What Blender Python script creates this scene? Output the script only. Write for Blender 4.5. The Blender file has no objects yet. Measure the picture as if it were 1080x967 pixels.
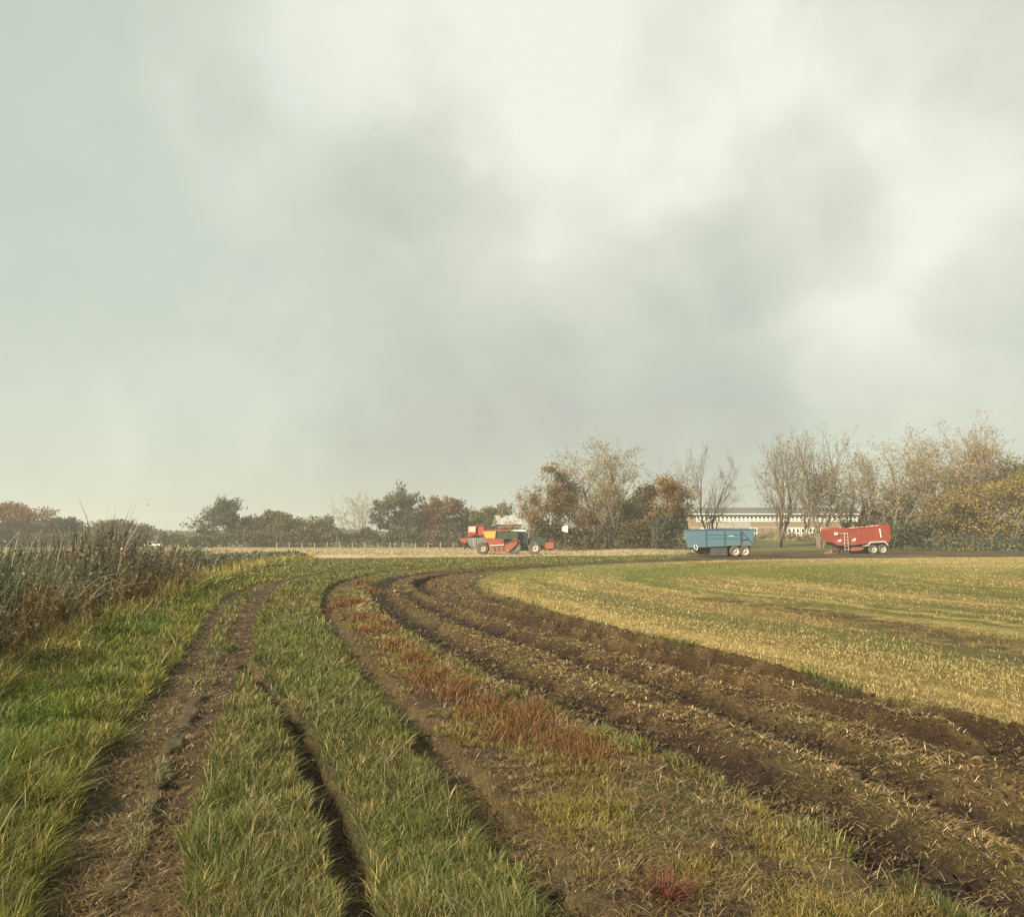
import bpy, math, random
import numpy as np

random.seed(7)
rng = np.random.default_rng(7)
scene = bpy.context.scene
COL = scene.collection

# ------------------------------------------------------------------ camera maths (photo 1080 x 967)
F = 848.0
CAM_H = 1.7
PITCH = math.atan(86.5 / F)
CP, SP = math.cos(PITCH), math.sin(PITCH)

def gp(px, py, z=0.0):
    u, v = (px - 540) / F, -(py - 483.5) / F
    dx, dy, dz = u, CP - v * SP, SP + v * CP
    t = (z - CAM_H) / dz
    return (dx * t, dy * t)

def at(px, D):
    return (px - 540) / F * D * CP

def height_at(py, D):
    v = -(py - 483.5) / F
    return CAM_H + D * (SP + v * CP) / (CP - v * SP)

# ------------------------------------------------------------------ numpy noise
def _hash(ix, iy, s):
    h = (ix.astype(np.int64) * 374761393 + iy.astype(np.int64) * 668265263 + s * 974634777) & 0x7fffffff
    h = ((h ^ (h >> 13)) * 1274126177) & 0x7fffffff
    return ((h ^ (h >> 16)) & 0xffff) / 65535.0

def vnoise(x, y, s=0):
    x = np.asarray(x, float); y = np.asarray(y, float)
    ix, iy = np.floor(x), np.floor(y)
    fx, fy = x - ix, y - iy
    fx = fx * fx * (3 - 2 * fx); fy = fy * fy * (3 - 2 * fy)
    a = _hash(ix, iy, s); b = _hash(ix + 1, iy, s); c = _hash(ix, iy + 1, s); d = _hash(ix + 1, iy + 1, s)
    return (a * (1 - fx) + b * fx) * (1 - fy) + (c * (1 - fx) + d * fx) * fy

def fbm(x, y, s=0, o=4):
    t = 0.0; a = 0.5; n = 0.0
    for k in range(o):
        t = t + a * vnoise(x * 2 ** k + 17.3 * k, y * 2 ** k - 9.1 * k, s + k); n += a; a *= 0.5
    return t / n

def ss(a, b, x):
    t = np.clip((x - a) / (b - a), 0, 1)
    return t * t * (3 - 2 * t)

def mixc(c, d, m):
    return c * (1 - m[:, None]) + np.asarray(d) * m[:, None]

# ------------------------------------------------------------------ curves on the ground
def catmull(pts, sub=4):
    P = np.array(pts, float)
    P = np.vstack([2 * P[0] - P[1], P, 2 * P[-1] - P[-2]])
    out = []
    for i in range(1, len(P) - 2):
        p0, p1, p2, p3 = P[i - 1:i + 3]
        d = max(np.linalg.norm(p2[:2] - p1[:2]), 1e-6)
        m1 = (p2 - p0) / (np.linalg.norm((p2 - p0)[:2]) + 1e-9) * d
        m2 = (p3 - p1) / (np.linalg.norm((p3 - p1)[:2]) + 1e-9) * d
        for k in range(sub):
            t = k / sub
            h00 = 2 * t ** 3 - 3 * t * t + 1; h10 = t ** 3 - 2 * t * t + t; h01 = -2 * t ** 3 + 3 * t * t; h11 = t ** 3 - t * t
            out.append(h00 * p1 + h10 * m1 + h01 * p2 + h11 * m2)
    out.append(P[-2])
    return np.array(out)

def pdist(x, y, line):
    best = np.full(x.shape, 1e9); hw = np.zeros(x.shape)
    for a, b in zip(line[:-1], line[1:]):
        ex, ey = b[0] - a[0], b[1] - a[1]
        L2 = ex * ex + ey * ey + 1e-12
        t = np.clip(((x - a[0]) * ex + (y - a[1]) * ey) / L2, 0, 1)
        d = (x - a[0] - t * ex) ** 2 + (y - a[1] - t * ey) ** 2
        m = d < best
        best = np.where(m, d, best)
        if len(a) > 2:
            hw = np.where(m, a[2] + t * (b[2] - a[2]), hw)
    return np.sqrt(best), hw

def inside(x, y, poly):
    c = np.zeros(x.shape, bool)
    n = len(poly)
    for i in range(n):
        x1, y1 = poly[i][0], poly[i][1]; x2, y2 = poly[(i + 1) % n][0], poly[(i + 1) % n][1]
        if y1 == y2: continue
        m = ((y1 > y) != (y2 > y)) & (x < (x2 - x1) * (y - y1) / (y2 - y1) + x1)
        c ^= m
    return c

def sdist(x, y, poly, edge=None):
    e = edge if edge is not None else np.vstack([poly, poly[:1]])
    d, _ = pdist(x, y, e[:, :2])
    return np.where(inside(x, y, poly), d, -d)

def gl(*p):
    return [gp(a, b) for a, b in p]
def rut(*p):
    return catmull([gp(a, b) + (w,) for a, b, w in p], 4)

def ext(line, back):                      # carry a rut on towards and past the viewer
    a, b = line[0], line[3]
    d = (a - b)[:2]; d /= np.linalg.norm(d)
    return np.vstack([[a[0] + d[0] * back, a[1] + d[1] * back, a[2]], line])

RUTS = [
    # centre line, depth, kind
    (ext(rut((78, 967, .165), (88, 915, .165), (108, 860, .17), (128, 815, .17), (160, 768, .17), (184, 725, .17), (205, 690, .15), (223, 655, .14), (245, 630, .14), (278, 614, .15)), 5), .03, 0),
    (ext(rut((152, 967, .15), (172, 900, .11), (186, 850, .105), (200, 805, .11), (217, 760, .12), (240, 715, .15), (255, 690, .19), (256, 665, .19), (263, 645, .21), (276, 628, .22), (300, 613, .25), (350, 604, .3), (420, 598.5, .35), (500, 595, .3)), 5), .035, 1),
    (ext(rut((382, 967, .125), (371, 920, .125), (353, 862, .12), (334, 820, .12), (318, 780, .12), (300, 750, .11), (282, 728, .11), (262, 700, .11)), 5), .15, 1),
    (ext(rut((606, 967, .20), (566, 915, .19), (510, 850, .18), (460, 790, .18), (420, 745, .17), (390, 710, .17), (364, 675, .16), (349, 652, .16), (345, 632, .17), (358, 615, .2), (400, 604, .3), (460, 598, .3)), 5), .12, 0),
]
MUDS = [
    (rut((1240, 828, .26), (1080, 781, .26), (1000, 757, .26), (900, 731, .26), (800, 707, .25), (716, 686, .25), (640, 668, .25), (570, 648, .26), (525, 631, .28), (508, 616, .3), (530, 605, .4), (600, 598, .5)), .17),
    (rut((1240, 860, .28), (1080, 804, .28), (1030, 788, .27), (990, 776, .26), (920, 758, .25), (850, 740, .24), (780, 720, .24), (700, 696, .24), (640, 678, .24), (560, 655, .26), (490, 637, .28), (450, 622, .3), (452, 609, .3), (520, 601, .4), (640, 595, .6)), .18),
    (rut((1240, 1060, .36), (1075, 975, .36), (1000, 930, .36), (900, 872, .36), (820, 832, .36), (750, 800, .36), (680, 770, .34), (600, 735, .34), (530, 705, .34), (470, 675, .34), (432, 655, .34), (408, 636, .34), (400, 621, .35), (424, 608, .4), (490, 601, .5), (580, 596, .6)), .10),
    (rut((1240, 940, .3), (1080, 878, .28), (1000, 845, .28), (900, 800, .28), (800, 760, .28), (700, 722, .28), (600, 690, .28), (520, 665, .28), (455, 641, .28), (428, 625, .28)), .08),
]
FIELD_EDGE = catmull([(10, -12), (8.2, -4), (6.4, 2.2)] + gl((1080, 769), (1027, 755), (925, 731), (815, 702), (721, 680), (640, 661), (598, 650), (542, 633), (509, 622), (503, 612), (520, 605), (560, 599.5), (640, 594.5), (740, 591), (900, 588.5), (1080, 587)) + [(110, 95), (260, 110)], 3)
FIELD = np.vstack([FIELD_EDGE[:, :2], [[900, 110], [900, -12]]])
MUD_EDGE = catmull([(4.6, -12), (3.6, -3)] + gl((1010, 967), (900, 902), (800, 848), (720, 808), (640, 775), (560, 740), (480, 700), (430, 672), (400, 648), (388, 630), (392, 616), (420, 606.5), (480, 600.5), (560, 596), (640, 592), (710, 588.5), (738, 585), (775, 581.6), (860, 580.6), (1000, 580.2), (1080, 580)) + [(160, 150), (300, 160)], 3)
MUD = np.vstack([MUD_EDGE[:, :2], FIELD_EDGE[::-1, :2]])
VERGE = np.vstack([MUD_EDGE[:46, :2], RUTS[3][0][::-1, :2]])
REED_EDGE = catmull([(-4.2, -6), (-5.2, 3)] + gl((0, 704), (60, 664), (130, 643), (200, 619), (260, 600.5), (300, 593), (330, 590)), 3)
REEDS = np.vstack([REED_EDGE[:, :2], gl((300, 587.5), (240, 590), (180, 598), (90, 607)), [[-24, 22], [-19, 10], [-12, -6]]])
BANK = np.vstack([REED_EDGE[:, :2], RUTS[0][0][::-1, :2]])
PALE = np.array([[-170, 88]] + gl((200, 589.5), (300, 589), (400, 588.6), (480, 588), (560, 586.8), (640, 586.2), (735, 583.2), (730, 579.5), (640, 579.5), (560, 578)) + [[-10, 196], [-170, 196]])
BROWN_LANE = catmull(gl((1240, 712), (1080, 690), (1000, 672), (930, 657), (850, 643), (760, 632)), 3)

def terrain(x, y, full=True):
    """height and albedo of the ground at x, y plus the masks that place the plants"""
    x = np.asarray(x, float); y = np.asarray(y, float)
    r = np.hypot(x, y)
    nz = fbm(x * 2.3, y * 2.3, 5, 3) - .5
    nb = fbm(x * .55, y * .55, 9, 3) - .5
    M = {}
    nf = vnoise(x * 11, y * 7, 8)
    sdF = sdist(x, y, FIELD, FIELD_EDGE); sdM = sdist(x, y, MUD, np.vstack([MUD_EDGE, FIELD_EDGE[::-1]]))
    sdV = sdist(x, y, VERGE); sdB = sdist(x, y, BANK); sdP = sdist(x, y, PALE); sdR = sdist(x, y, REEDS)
    M['sdF'] = sdF; M['sdV'] = sdV; M['sdM'] = sdM; M['sdP'] = sdP; M['sdR'] = sdR; M['sdB'] = sdB
    soft = np.clip(r * .012, .06, 3.0)
    field = ss(-soft * .3, soft * .7, sdF + nz * .25)
    mud = ss(-soft, soft, sdM + nz * .5) * (1 - field)
    pale = ss(-3, 3, sdP + nb * 10)
    verge = ss(-.15, .25, sdV + nz * .4)
    rutm = np.zeros(x.shape); soil = np.zeros(x.shape); h = np.zeros(x.shape); grassy = np.zeros(x.shape)
    for ri, (line, depth, kind) in enumerate(RUTS):
        d, hw = pdist(x, y, line)
        if ri < 2: hw = hw * 1.18
        if ri == 0: d0 = d - hw
        if ri == 1: M['lane_gap'] = (1 - ss(.1, .3, d0)) * (1 - ss(.08, .24, d - hw))
        if ri == 3: M['worn'] = 1 - ss(.05, .45, d - hw)
        m = 1 - ss(hw * .72, hw * 1.2, d + nz * hw * 1.1 + (nf - .5) * hw * .55)
        h = h - depth * m * (1 + .5 * nb)
        soil = np.maximum(soil, m * (.45 + .5 * ss(.45, .6, fbm(x * 1.4, y * .8, 52, 3)) if ri == 3 else 1))
        if kind == 0: grassy = np.maximum(grassy, m)
    soil = soil * (1 - mud) * (1 - field)
    deep = np.zeros(x.shape)
    for line, depth in MUDS:
        d, hw = pdist(x, y, line)
        m = 1 - ss(hw * .55, hw * 1.3, d + nz * hw * .8)
        h = h - depth * m * mud * (1 - ss(40, 80, r))
        h = h + .035 * np.exp(-((d - hw * 1.45) / (.16)) ** 2) * mud
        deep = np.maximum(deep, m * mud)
    nearm = 1 - ss(35, 80, r)
    h = h - .03 * mud * nearm
    clod = fbm(x * 9, y * 9, 21, 3); clod2 = np.abs(vnoise(x * 5.2, y * 5.2, 33) - .5) * 2
    h = h + mud * nearm * (.085 * (clod - .5) + .02 * (clod2 - .5) * (.4 + deep) + .04 * (fbm(x * 26, y * 26, 47, 2) - .5))
    h = h + nearm * .055 * np.exp(-((sdF + .05) / .14) ** 2) * (.5 + clod) * mud
    h = h + soil * .022 * (fbm(x * 14, y * 14, 44, 3) - .5)
    grass = (1 - mud) * (1 - field) * (1 - soil)
    h = h + grass * (.06 * (fbm(x * 1.7, y * 1.7, 3, 3) - .5) + .03 * (vnoise(x * 7, y * 7, 2) - .5)) * nearm
    h = h + .05 * nb * (1 - ss(40, 80, r)) + verge * .03 * (clod - .5) * nearm
    h = h + .16 * ss(.1, .9, sdB) * (1 - ss(10, 30, r)) * (1 - ss(.0, .6, sdR)) * .6
    # the ditch under the reeds, the school bank beyond the far track
    h = h - .35 * ss(.5, 2.2, sdR) * (1 - ss(30, 60, r))
    beyond = ss(-1.0, -32.0, np.where(sdM > 0, 0, -np.abs(sdM))) * ss(12, 42, x + .02 * y) * ss(80, 110, y) 
    h = h + 1.7 * beyond
    M.update(field=field, mud=mud, deep=deep, soil=soil, grass=grass, verge=verge, pale=pale, grassy=grassy, r=r, nz=nz, nb=nb, clod=clod, beyond=beyond)
    M['lane'] = pdist(x, y, BROWN_LANE)[0]
    return h, M

def ground_albedo(x, y, M):
    n = x.shape[0]
    g1 = fbm(x * 3.1, y * 3.1, 61, 4); g2 = fbm(x * .12, y * .22, 71, 3); g3 = vnoise(x * 16, y * 16, 81)
    c = np.tile(np.array([.05, .05, .02]), (n, 1))
    c = mixc(c, [.085, .075, .03], ss(.4, .7, g1))
    far = ss(18, 60, M['r'])
    c = mixc(c, [.13, .135, .042], far * .8)
    c = mixc(c, [.085, .10, .03], far * ss(.45, .6, g2) * .7)
    # verge: trampled brown and straw
    v = M['verge'] * (1 - M['mud'])
    vc = mixc(np.tile(np.array([.07, .047, .025]), (n, 1)), [.135, .105, .04], ss(.48, .68, g1))
    vc = mixc(vc, [.085, .09, .03], ss(.5, .62, fbm(x * .9, y * .9, 91, 3)) * .8)
    c = c * (1 - v[:, None]) + vc * v[:, None]
    # worn ruts
    s = M['soil']
    sc = mixc(np.tile(np.array([.092, .059, .032]), (n, 1)), [.054, .035, .020], ss(.4, .65, g1))
    sc = mixc(sc, [.085, .075, .036], M['grassy'] * (.35 + .4 * ss(.4, .6, g1)))
    c = c * (1 - s[:, None]) + sc * s[:, None]
    lg = M['lane_gap'] * (1 - s)
    c = mixc(c, [.10, .075, .042], lg * .9)
    wn = M['worn'] * M['verge'] * (1 - s)
    c = mixc(c, [.075, .049, .026], wn * .8)
    # churned mud
    m = M['mud']
    mc = mixc(np.tile(np.array([.054, .031, .014]), (n, 1)), [.11, .07, .029], ss(.42, .66, g1))
    mc = mixc(mc, [.095, .085, .03], ss(.52, .68, fbm(x * .8, y * .5, 95, 3)) * (1 - M['deep']) * .65)
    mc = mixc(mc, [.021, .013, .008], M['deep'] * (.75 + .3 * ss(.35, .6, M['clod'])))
    fp = fbm(x * .5, y * .16, 97, 4)
    mc = mixc(mc, [.048, .033, .022], ss(45, 75, M['r']) * ss(.6, .4, fp) * .85)
    mc = mixc(mc, [.13, .10, .045], ss(45, 75, M['r']) * ss(.5, .64, fp) * .7)
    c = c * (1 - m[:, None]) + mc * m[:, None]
    # stubble field
    f = M['field']
    d = M['sdF'] + 2.2 * M['nb'] + .006 * x * y * 0
    band = fbm(d * .42, x * .012 + y * .02, 101, 3)
    fc = mixc(np.tile(np.array([.20, .145, .05]), (n, 1)), [.11, .11, .03], ss(.44, .6, band))
    fc = mixc(fc, [.36, .275, .11], ss(.5, .68, fbm(d * 1.6 + 7, x * .03 + y * .05, 111, 4)) * .85)
    gz = np.exp(-((y - 46 - x * .1) / 13) ** 2) * ss(75, 10, x)
    fc = mixc(fc, [.125, .145, .035], gz * .75)
    fc = mixc(fc, [.06, .042, .025], np.exp(-(M['lane'] / .8) ** 2) * .95 * ss(.35, .6, g1))
    fc = mixc(fc, [.36, .285, .12], ss(34, 62, y) * ss(6, 26, x - .1 * y) * .55)
    fc = mixc(fc, [.10, .105, .035], ss(.5, .7, g1) * .5 * (1 - far))
    c = c * (1 - f[:, None]) + fc * f[:, None]
    # pale bare field
    p = M['pale'] * (1 - m) * (1 - f)
    pc = mixc(np.tile(np.array([.40, .31, .195]), (n, 1)), [.27, .215, .11], ss(.42, .62, fbm(x * .12, y * .3, 121, 4)))
    pc = mixc(pc, [.56, .44, .34], np.exp(-((y - 93 - x * .1) / 8) ** 2) * .7)
    c = c * (1 - p[:, None]) + pc * p[:, None]
    b = M['beyond']
    bc = mixc(np.tile(np.array([.20, .165, .07]), (n, 1)), [.10, .12, .035], ss(.45, .6, fbm(x * .12, y * .12, 131, 3)))
    c = c * (1 - b[:, None]) + bc * b[:, None]
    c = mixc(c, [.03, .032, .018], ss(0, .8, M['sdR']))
    return c * (.82 + .36 * g3)[:, None]

# ------------------------------------------------------------------ materials
def new_mat(name):
    m = bpy.data.materials.new(name); m.use_nodes = True
    nt = m.node_tree; nt.nodes.clear()
    return m, nt, nt.nodes.new('ShaderNodeOutputMaterial')

def noise_node(nt, scale, detail=4, rough=.6, vec=None):
    t = nt.nodes.new('ShaderNodeTexNoise'); t.inputs['Scale'].default_value = scale
    t.inputs['Detail'].default_value = detail; t.inputs['Roughness'].default_value = rough
    if vec is not None: nt.links.new(vec, t.inputs['Vector'])
    return t

def ground_material():
    m, nt, out = new_mat('soil_and_turf')
    L = nt.links.new
    p = nt.nodes.new('ShaderNodeBsdfPrincipled'); p.inputs['Roughness'].default_value = .9
    p.inputs['Specular IOR Level'].default_value = .2
    a = nt.nodes.new('ShaderNodeAttribute'); a.attribute_name = 'Col'
    tc = nt.nodes.new('ShaderNodeNewGeometry')
    n1 = noise_node(nt, 38, 6, .7, tc.outputs['Position']); n2 = noise_node(nt, 7, 5, .65, tc.outputs['Position'])
    r1 = nt.nodes.new('ShaderNodeMapRange'); r1.inputs[1].default_value = .3; r1.inputs[2].default_value = .72; r1.inputs[3].default_value = .35; r1.inputs[4].default_value = 1.65
    L(n1.outputs['Fac'], r1.inputs[0])
    r2 = nt.nodes.new('ShaderNodeMapRange'); r2.inputs[1].default_value = .3; r2.inputs[2].default_value = .7; r2.inputs[3].default_value = .8; r2.inputs[4].default_value = 1.2
    L(n2.outputs['Fac'], r2.inputs[0])
    n3 = noise_node(nt, 140, 4, .7, tc.outputs['Position'])
    r3 = nt.nodes.new('ShaderNodeMapRange'); r3.inputs[1].default_value = .35; r3.inputs[2].default_value = .68; r3.inputs[3].default_value = .6; r3.inputs[4].default_value = 1.45
    L(n3.outputs['Fac'], r3.inputs[0])
    m0 = nt.nodes.new('ShaderNodeMath'); m0.operation = 'MULTIPLY'; L(r1.outputs[0], m0.inputs[0]); L(r3.outputs[0], m0.inputs[1])
    mu = nt.nodes.new('ShaderNodeMath'); mu.operation = 'MULTIPLY'; L(m0.outputs[0], mu.inputs[0]); L(r2.outputs[0], mu.inputs[1])
    vm = nt.nodes.new('ShaderNodeVectorMath'); vm.operation = 'SCALE'; L(a.outputs['Color'], vm.inputs[0]); L(mu.outputs[0], vm.inputs['Scale'])
    L(vm.outputs[0], p.inputs['Base Color'])
    b = nt.nodes.new('ShaderNodeBump'); b.inputs['Strength'].default_value = 1.0; b.inputs['Distance'].default_value = .035
    L(n1.outputs['Fac'], b.inputs['Height'])
    b2 = nt.nodes.new('ShaderNodeBump'); b2.inputs['Strength'].default_value = .6; b2.inputs['Distance'].default_value = .05
    L(n2.outputs['Fac'], b2.inputs['Height']); L(b.outputs[0], b2.inputs['Normal']); L(b2.outputs[0], p.inputs['Normal'])
    L(p.outputs[0], out.inputs[0])
    return m

def leaf_material(name, trans=.3, rough=.6, spec=.25):
    m, nt, out = new_mat(name)
    L = nt.links.new
    a = nt.nodes.new('ShaderNodeAttribute'); a.attribute_name = 'Col'
    p = nt.nodes.new('ShaderNodeBsdfPrincipled'); p.inputs['Roughness'].default_value = rough; p.inputs['Specular IOR Level'].default_value = spec
    L(a.outputs['Color'], p.inputs['Base Color'])
    t = nt.nodes.new('ShaderNodeBsdfTranslucent'); L(a.outputs['Color'], t.inputs['Color'])
    mx = nt.nodes.new('ShaderNodeMixShader'); mx.inputs[0].default_value = trans
    L(p.outputs[0], mx.inputs[1]); L(t.outputs[0], mx.inputs[2]); L(mx.outputs[0], out.inputs[0])
    return m

def paint(name, col, dirt=(.13, .095, .065), amount=.5, rough=.5, metal=0.0, scale=1.6, splash=1.0):
    """coat with dust and mud splashes"""
    m, nt, out = new_mat(name)
    L = nt.links.new
    p = nt.nodes.new('ShaderNodeBsdfPrincipled'); p.inputs['Roughness'].default_value = rough; p.inputs['Metallic'].default_value = metal
    g = nt.nodes.new('ShaderNodeTexCoord')
    n = noise_node(nt, scale, 6, .65, g.outputs['Object'])
    r = nt.nodes.new('ShaderNodeMapRange'); r.inputs[1].default_value = .45; r.inputs[2].default_value = .75; r.inputs[4].default_value = amount
    L(n.outputs['Fac'], r.inputs[0])
    sx = nt.nodes.new('ShaderNodeSeparateXYZ'); L(g.outputs['Object'], sx.inputs[0])
    lo = nt.nodes.new('ShaderNodeMapRange'); lo.inputs[1].default_value = 1.9; lo.inputs[2].default_value = .3; lo.inputs[3].default_value = 0; lo.inputs[4].default_value = splash
    L(sx.outputs['Z'], lo.inputs[0])
    n2 = noise_node(nt, scale * 4.5, 6, .7, g.outputs['Object'])
    mm = nt.nodes.new('ShaderNodeMath'); mm.operation = 'MULTIPLY'; L(lo.outputs[0], mm.inputs[0]); L(n2.outputs['Fac'], mm.inputs[1])
    ad = nt.nodes.new('ShaderNodeMath'); ad.use_clamp = True; L(r.outputs[0], ad.inputs[0]); L(mm.outputs[0], ad.inputs[1]); r = ad
    mx = nt.nodes.new('ShaderNodeMix'); mx.data_type = 'RGBA'
    mx.inputs['A'].default_value = (*col, 1); mx.inputs['B'].default_value = (*dirt, 1)
    L(r.outputs[0], mx.inputs['Factor']); L(mx.outputs['Result'], p.inputs['Base Color'])
    b = nt.nodes.new('ShaderNodeBump'); b.inputs['Strength'].default_value = .15; b.inputs['Distance'].default_value = .01
    L(n.outputs['Fac'], b.inputs['Height']); L(b.outputs[0], p.inputs['Normal'])
    L(p.outputs[0], out.inputs[0])
    return m

def brick_material():
    m, nt, out = new_mat('brick_wall')
    L = nt.links.new
    p = nt.nodes.new('ShaderNodeBsdfPrincipled'); p.inputs['Roughness'].default_value = .85
    g = nt.nodes.new('ShaderNodeTexCoord')
    mp = nt.nodes.new('ShaderNodeMapping'); mp.inputs['Rotation'].default_value = (math.radians(90), 0, 0)
    L(g.outputs['Object'], mp.inputs[0])
    br = nt.nodes.new('ShaderNodeTexBrick'); br.inputs['Scale'].default_value = 4.0
    br.inputs['Color1'].default_value = (.27, .19, .115, 1); br.inputs['Color2'].default_value = (.23, .15, .09, 1); br.inputs['Mortar'].default_value = (.3, .25, .2, 1)
    L(mp.outputs[0], br.inputs['Vector']); L(br.outputs['Color'], p.inputs['Base Color']); L(p.outputs[0], out.inputs[0])
    return m

def glass_material():
    m, nt, out = new_mat('window_glass')
    p = nt.nodes.new('ShaderNodeBsdfPrincipled'); p.inputs['Base Color'].default_value = (.035, .04, .045, 1)
    p.inputs['Roughness'].default_value = .08
    n = noise_node(nt, .6)
    r = nt.nodes.new('ShaderNodeMapRange'); r.inputs[3].default_value = .05; r.inputs[4].default_value = .2
    nt.links.new(n.outputs['Fac'], r.inputs[0]); nt.links.new(r.outputs[0], p.inputs['Roughness'])
    nt.links.new(p.outputs[0], out.inputs[0])
    return m

def bark_material(name, col):
    m, nt, out = new_mat(name)
    L = nt.links.new
    p = nt.nodes.new('ShaderNodeBsdfPrincipled'); p.inputs['Roughness'].default_value = .9
    g = nt.nodes.new('ShaderNodeNewGeometry')
    n = noise_node(nt, 3.0, 5, .65, g.outputs['Position'])
    cr = nt.nodes.new('ShaderNodeValToRGB')
    cr.color_ramp.elements[0].position = .3; cr.color_ramp.elements[0].color = (*[c * .6 for c in col], 1)
    cr.color_ramp.elements[1].position = .7; cr.color_ramp.elements[1].color = (*[c * 1.3 for c in col], 1)
    L(n.outputs['Fac'], cr.inputs[0]); L(cr.outputs[0], p.inputs['Base Color']); L(p.outputs[0], out.inputs[0])
    return m

MAT_GROUND = ground_material()
MAT_GRASS = leaf_material('grass_blade', .3, .55, .3)
MAT_STRAW = leaf_material('dry_straw', .15, .7, .2)
MAT_LEAF = leaf_material('leaf', .3, .65, .15)
MAT_BARK = bark_material('grey_bark', (.15, .118, .08))
MAT_BARK_PALE = bark_material('pale_bark', (.22, .18, .115))
MAT_BARK_DARK = bark_material('dark_bark', (.10, .08, .06))

# ------------------------------------------------------------------ object helpers
def tag(o, label=None, cat=None, group=None, kind=None):
    if label: o['label'] = label
    if cat: o['category'] = cat
    if group: o['group'] = group
    if kind: o['kind'] = kind
    return o

def empty(name, loc, label, cat, group=None, rz=0):
    o = bpy.data.objects.new(name, None); COL.objects.link(o)
    o.location = loc; o.rotation_euler = (0, 0, rz); o.empty_display_size = .3
    return tag(o, label, cat, group)

def np_mesh(name, verts, loops, counts, mat, cols=None, smooth=False):
    me = bpy.data.meshes.new(name)
    me.vertices.add(len(verts)); me.vertices.foreach_set('co', np.ascontiguousarray(verts, np.float32).ravel())
    me.loops.add(len(loops)); me.loops.foreach_set('vertex_index', np.ascontiguousarray(loops, np.int32))
    me.polygons.add(len(counts))
    me.polygons.foreach_set('loop_start', np.concatenate([[0], np.cumsum(counts)[:-1]]).astype(np.int32))
    me.polygons.foreach_set('loop_total', np.asarray(counts, np.int32))
    if smooth: me.polygons.foreach_set('use_smooth', np.ones(len(counts), bool))
    me.update(calc_edges=True)
    if cols is not None:
        a = me.color_attributes.new('Col', 'FLOAT_COLOR', 'POINT')
        a.data.foreach_set('color', np.hstack([cols, np.ones((len(cols), 1))]).astype(np.float32).ravel())
    me.materials.append(mat)
    return me

def link(name, me, parent=None):
    o = bpy.data.objects.new(name, me); COL.objects.link(o)
    if parent is not None: o.parent = parent
    return o

class MB:
    """collects shapes and links them as one mesh object"""
    def __init__(s): s.v = []; s.f = []; s.pieces = []
    def add(s, v, f):
        s.pieces.append((v, f)); n = len(s.v); s.v += [tuple(p) for p in v]; s.f += [tuple(i + n for i in q) for q in f]; return s
    def box(s, x0, x1, y0, y1, z0, z1):
        return s.add([(x0, y0, z0), (x1, y0, z0), (x1, y1, z0), (x0, y1, z0), (x0, y0, z1), (x1, y0, z1), (x1, y1, z1), (x0, y1, z1)],
                     [(0, 3, 2, 1), (4, 5, 6, 7), (0, 1, 5, 4), (1, 2, 6, 5), (2, 3, 7, 6), (3, 0, 4, 7)])
    def prism(s, prof, y0, y1):            # side outline in x,z carried from y0 to y1
        n = len(prof)
        v = [(a, y0, b) for a, b in prof] + [(a, y1, b) for a, b in prof]
        f = [tuple(range(n)), tuple(range(2 * n - 1, n - 1, -1))] + [(i, i + n, (i + 1) % n + n, (i + 1) % n) for i in range(n)]
        return s.add(v, f)
    def tube(s, p, q, r0, r1=None, n=8, caps=True):
        r1 = r0 if r1 is None else r1
        p = np.array(p, float); q = np.array(q, float); d = q - p; d /= np.linalg.norm(d) + 1e-9
        u = np.cross(d, [0, 0, 1.0] if abs(d[2]) < .9 else [1.0, 0, 0]); u /= np.linalg.norm(u); w = np.cross(d, u)
        v = []
        for c, r in ((p, r0), (q, r1)):
            for k in range(n):
                a = 2 * math.pi * k / n; v.append(c + (u * math.cos(a) + w * math.sin(a)) * r)
        f = [(k, (k + 1) % n, (k + 1) % n + n, k + n) for k in range(n)]
        if caps: f += [tuple(range(n - 1, -1, -1)), tuple(range(n, 2 * n))]
        return s.add(v, f)
    def lathe(s, prof, c, n=28):           # (radius, y) outline turned about an axis along y
        v = []; f = []; m = len(prof)
        for k in range(n):
            a = 2 * math.pi * k / n
            for r, y in prof: v.append((c[0] + r * math.cos(a), c[1] + y, c[2] + r * math.sin(a)))
        for k in range(n):
            for j in range(m - 1):
                f.append((k * m + j, k * m + j + 1, (k + 1) % n * m + j + 1, (k + 1) % n * m + j))
        return s.add(v, f)
    def build_each(s, name, mat, parent=None, bevel=0):
        o = None
        for v, f in s.pieces: o = MB().add(v, f).build(name, mat, parent, bevel)
        return o
    def build(s, name, mat, parent=None, bevel=0, smooth=False):
        me = bpy.data.meshes.new(name); me.from_pydata(s.v, [], s.f)
        import bmesh
        bm = bmesh.new(); bm.from_mesh(me)
        bmesh.ops.recalc_face_normals(bm, faces=bm.faces)
        if bevel: bmesh.ops.bevel(bm, geom=list(bm.edges), offset=bevel, segments=2, affect='EDGES', clamp_overlap=True)
        bm.to_mesh(me); bm.free()
        if smooth:
            for p in me.polygons: p.use_smooth = True
        me.materials.append(mat)
        return link(name, me, parent)

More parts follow.
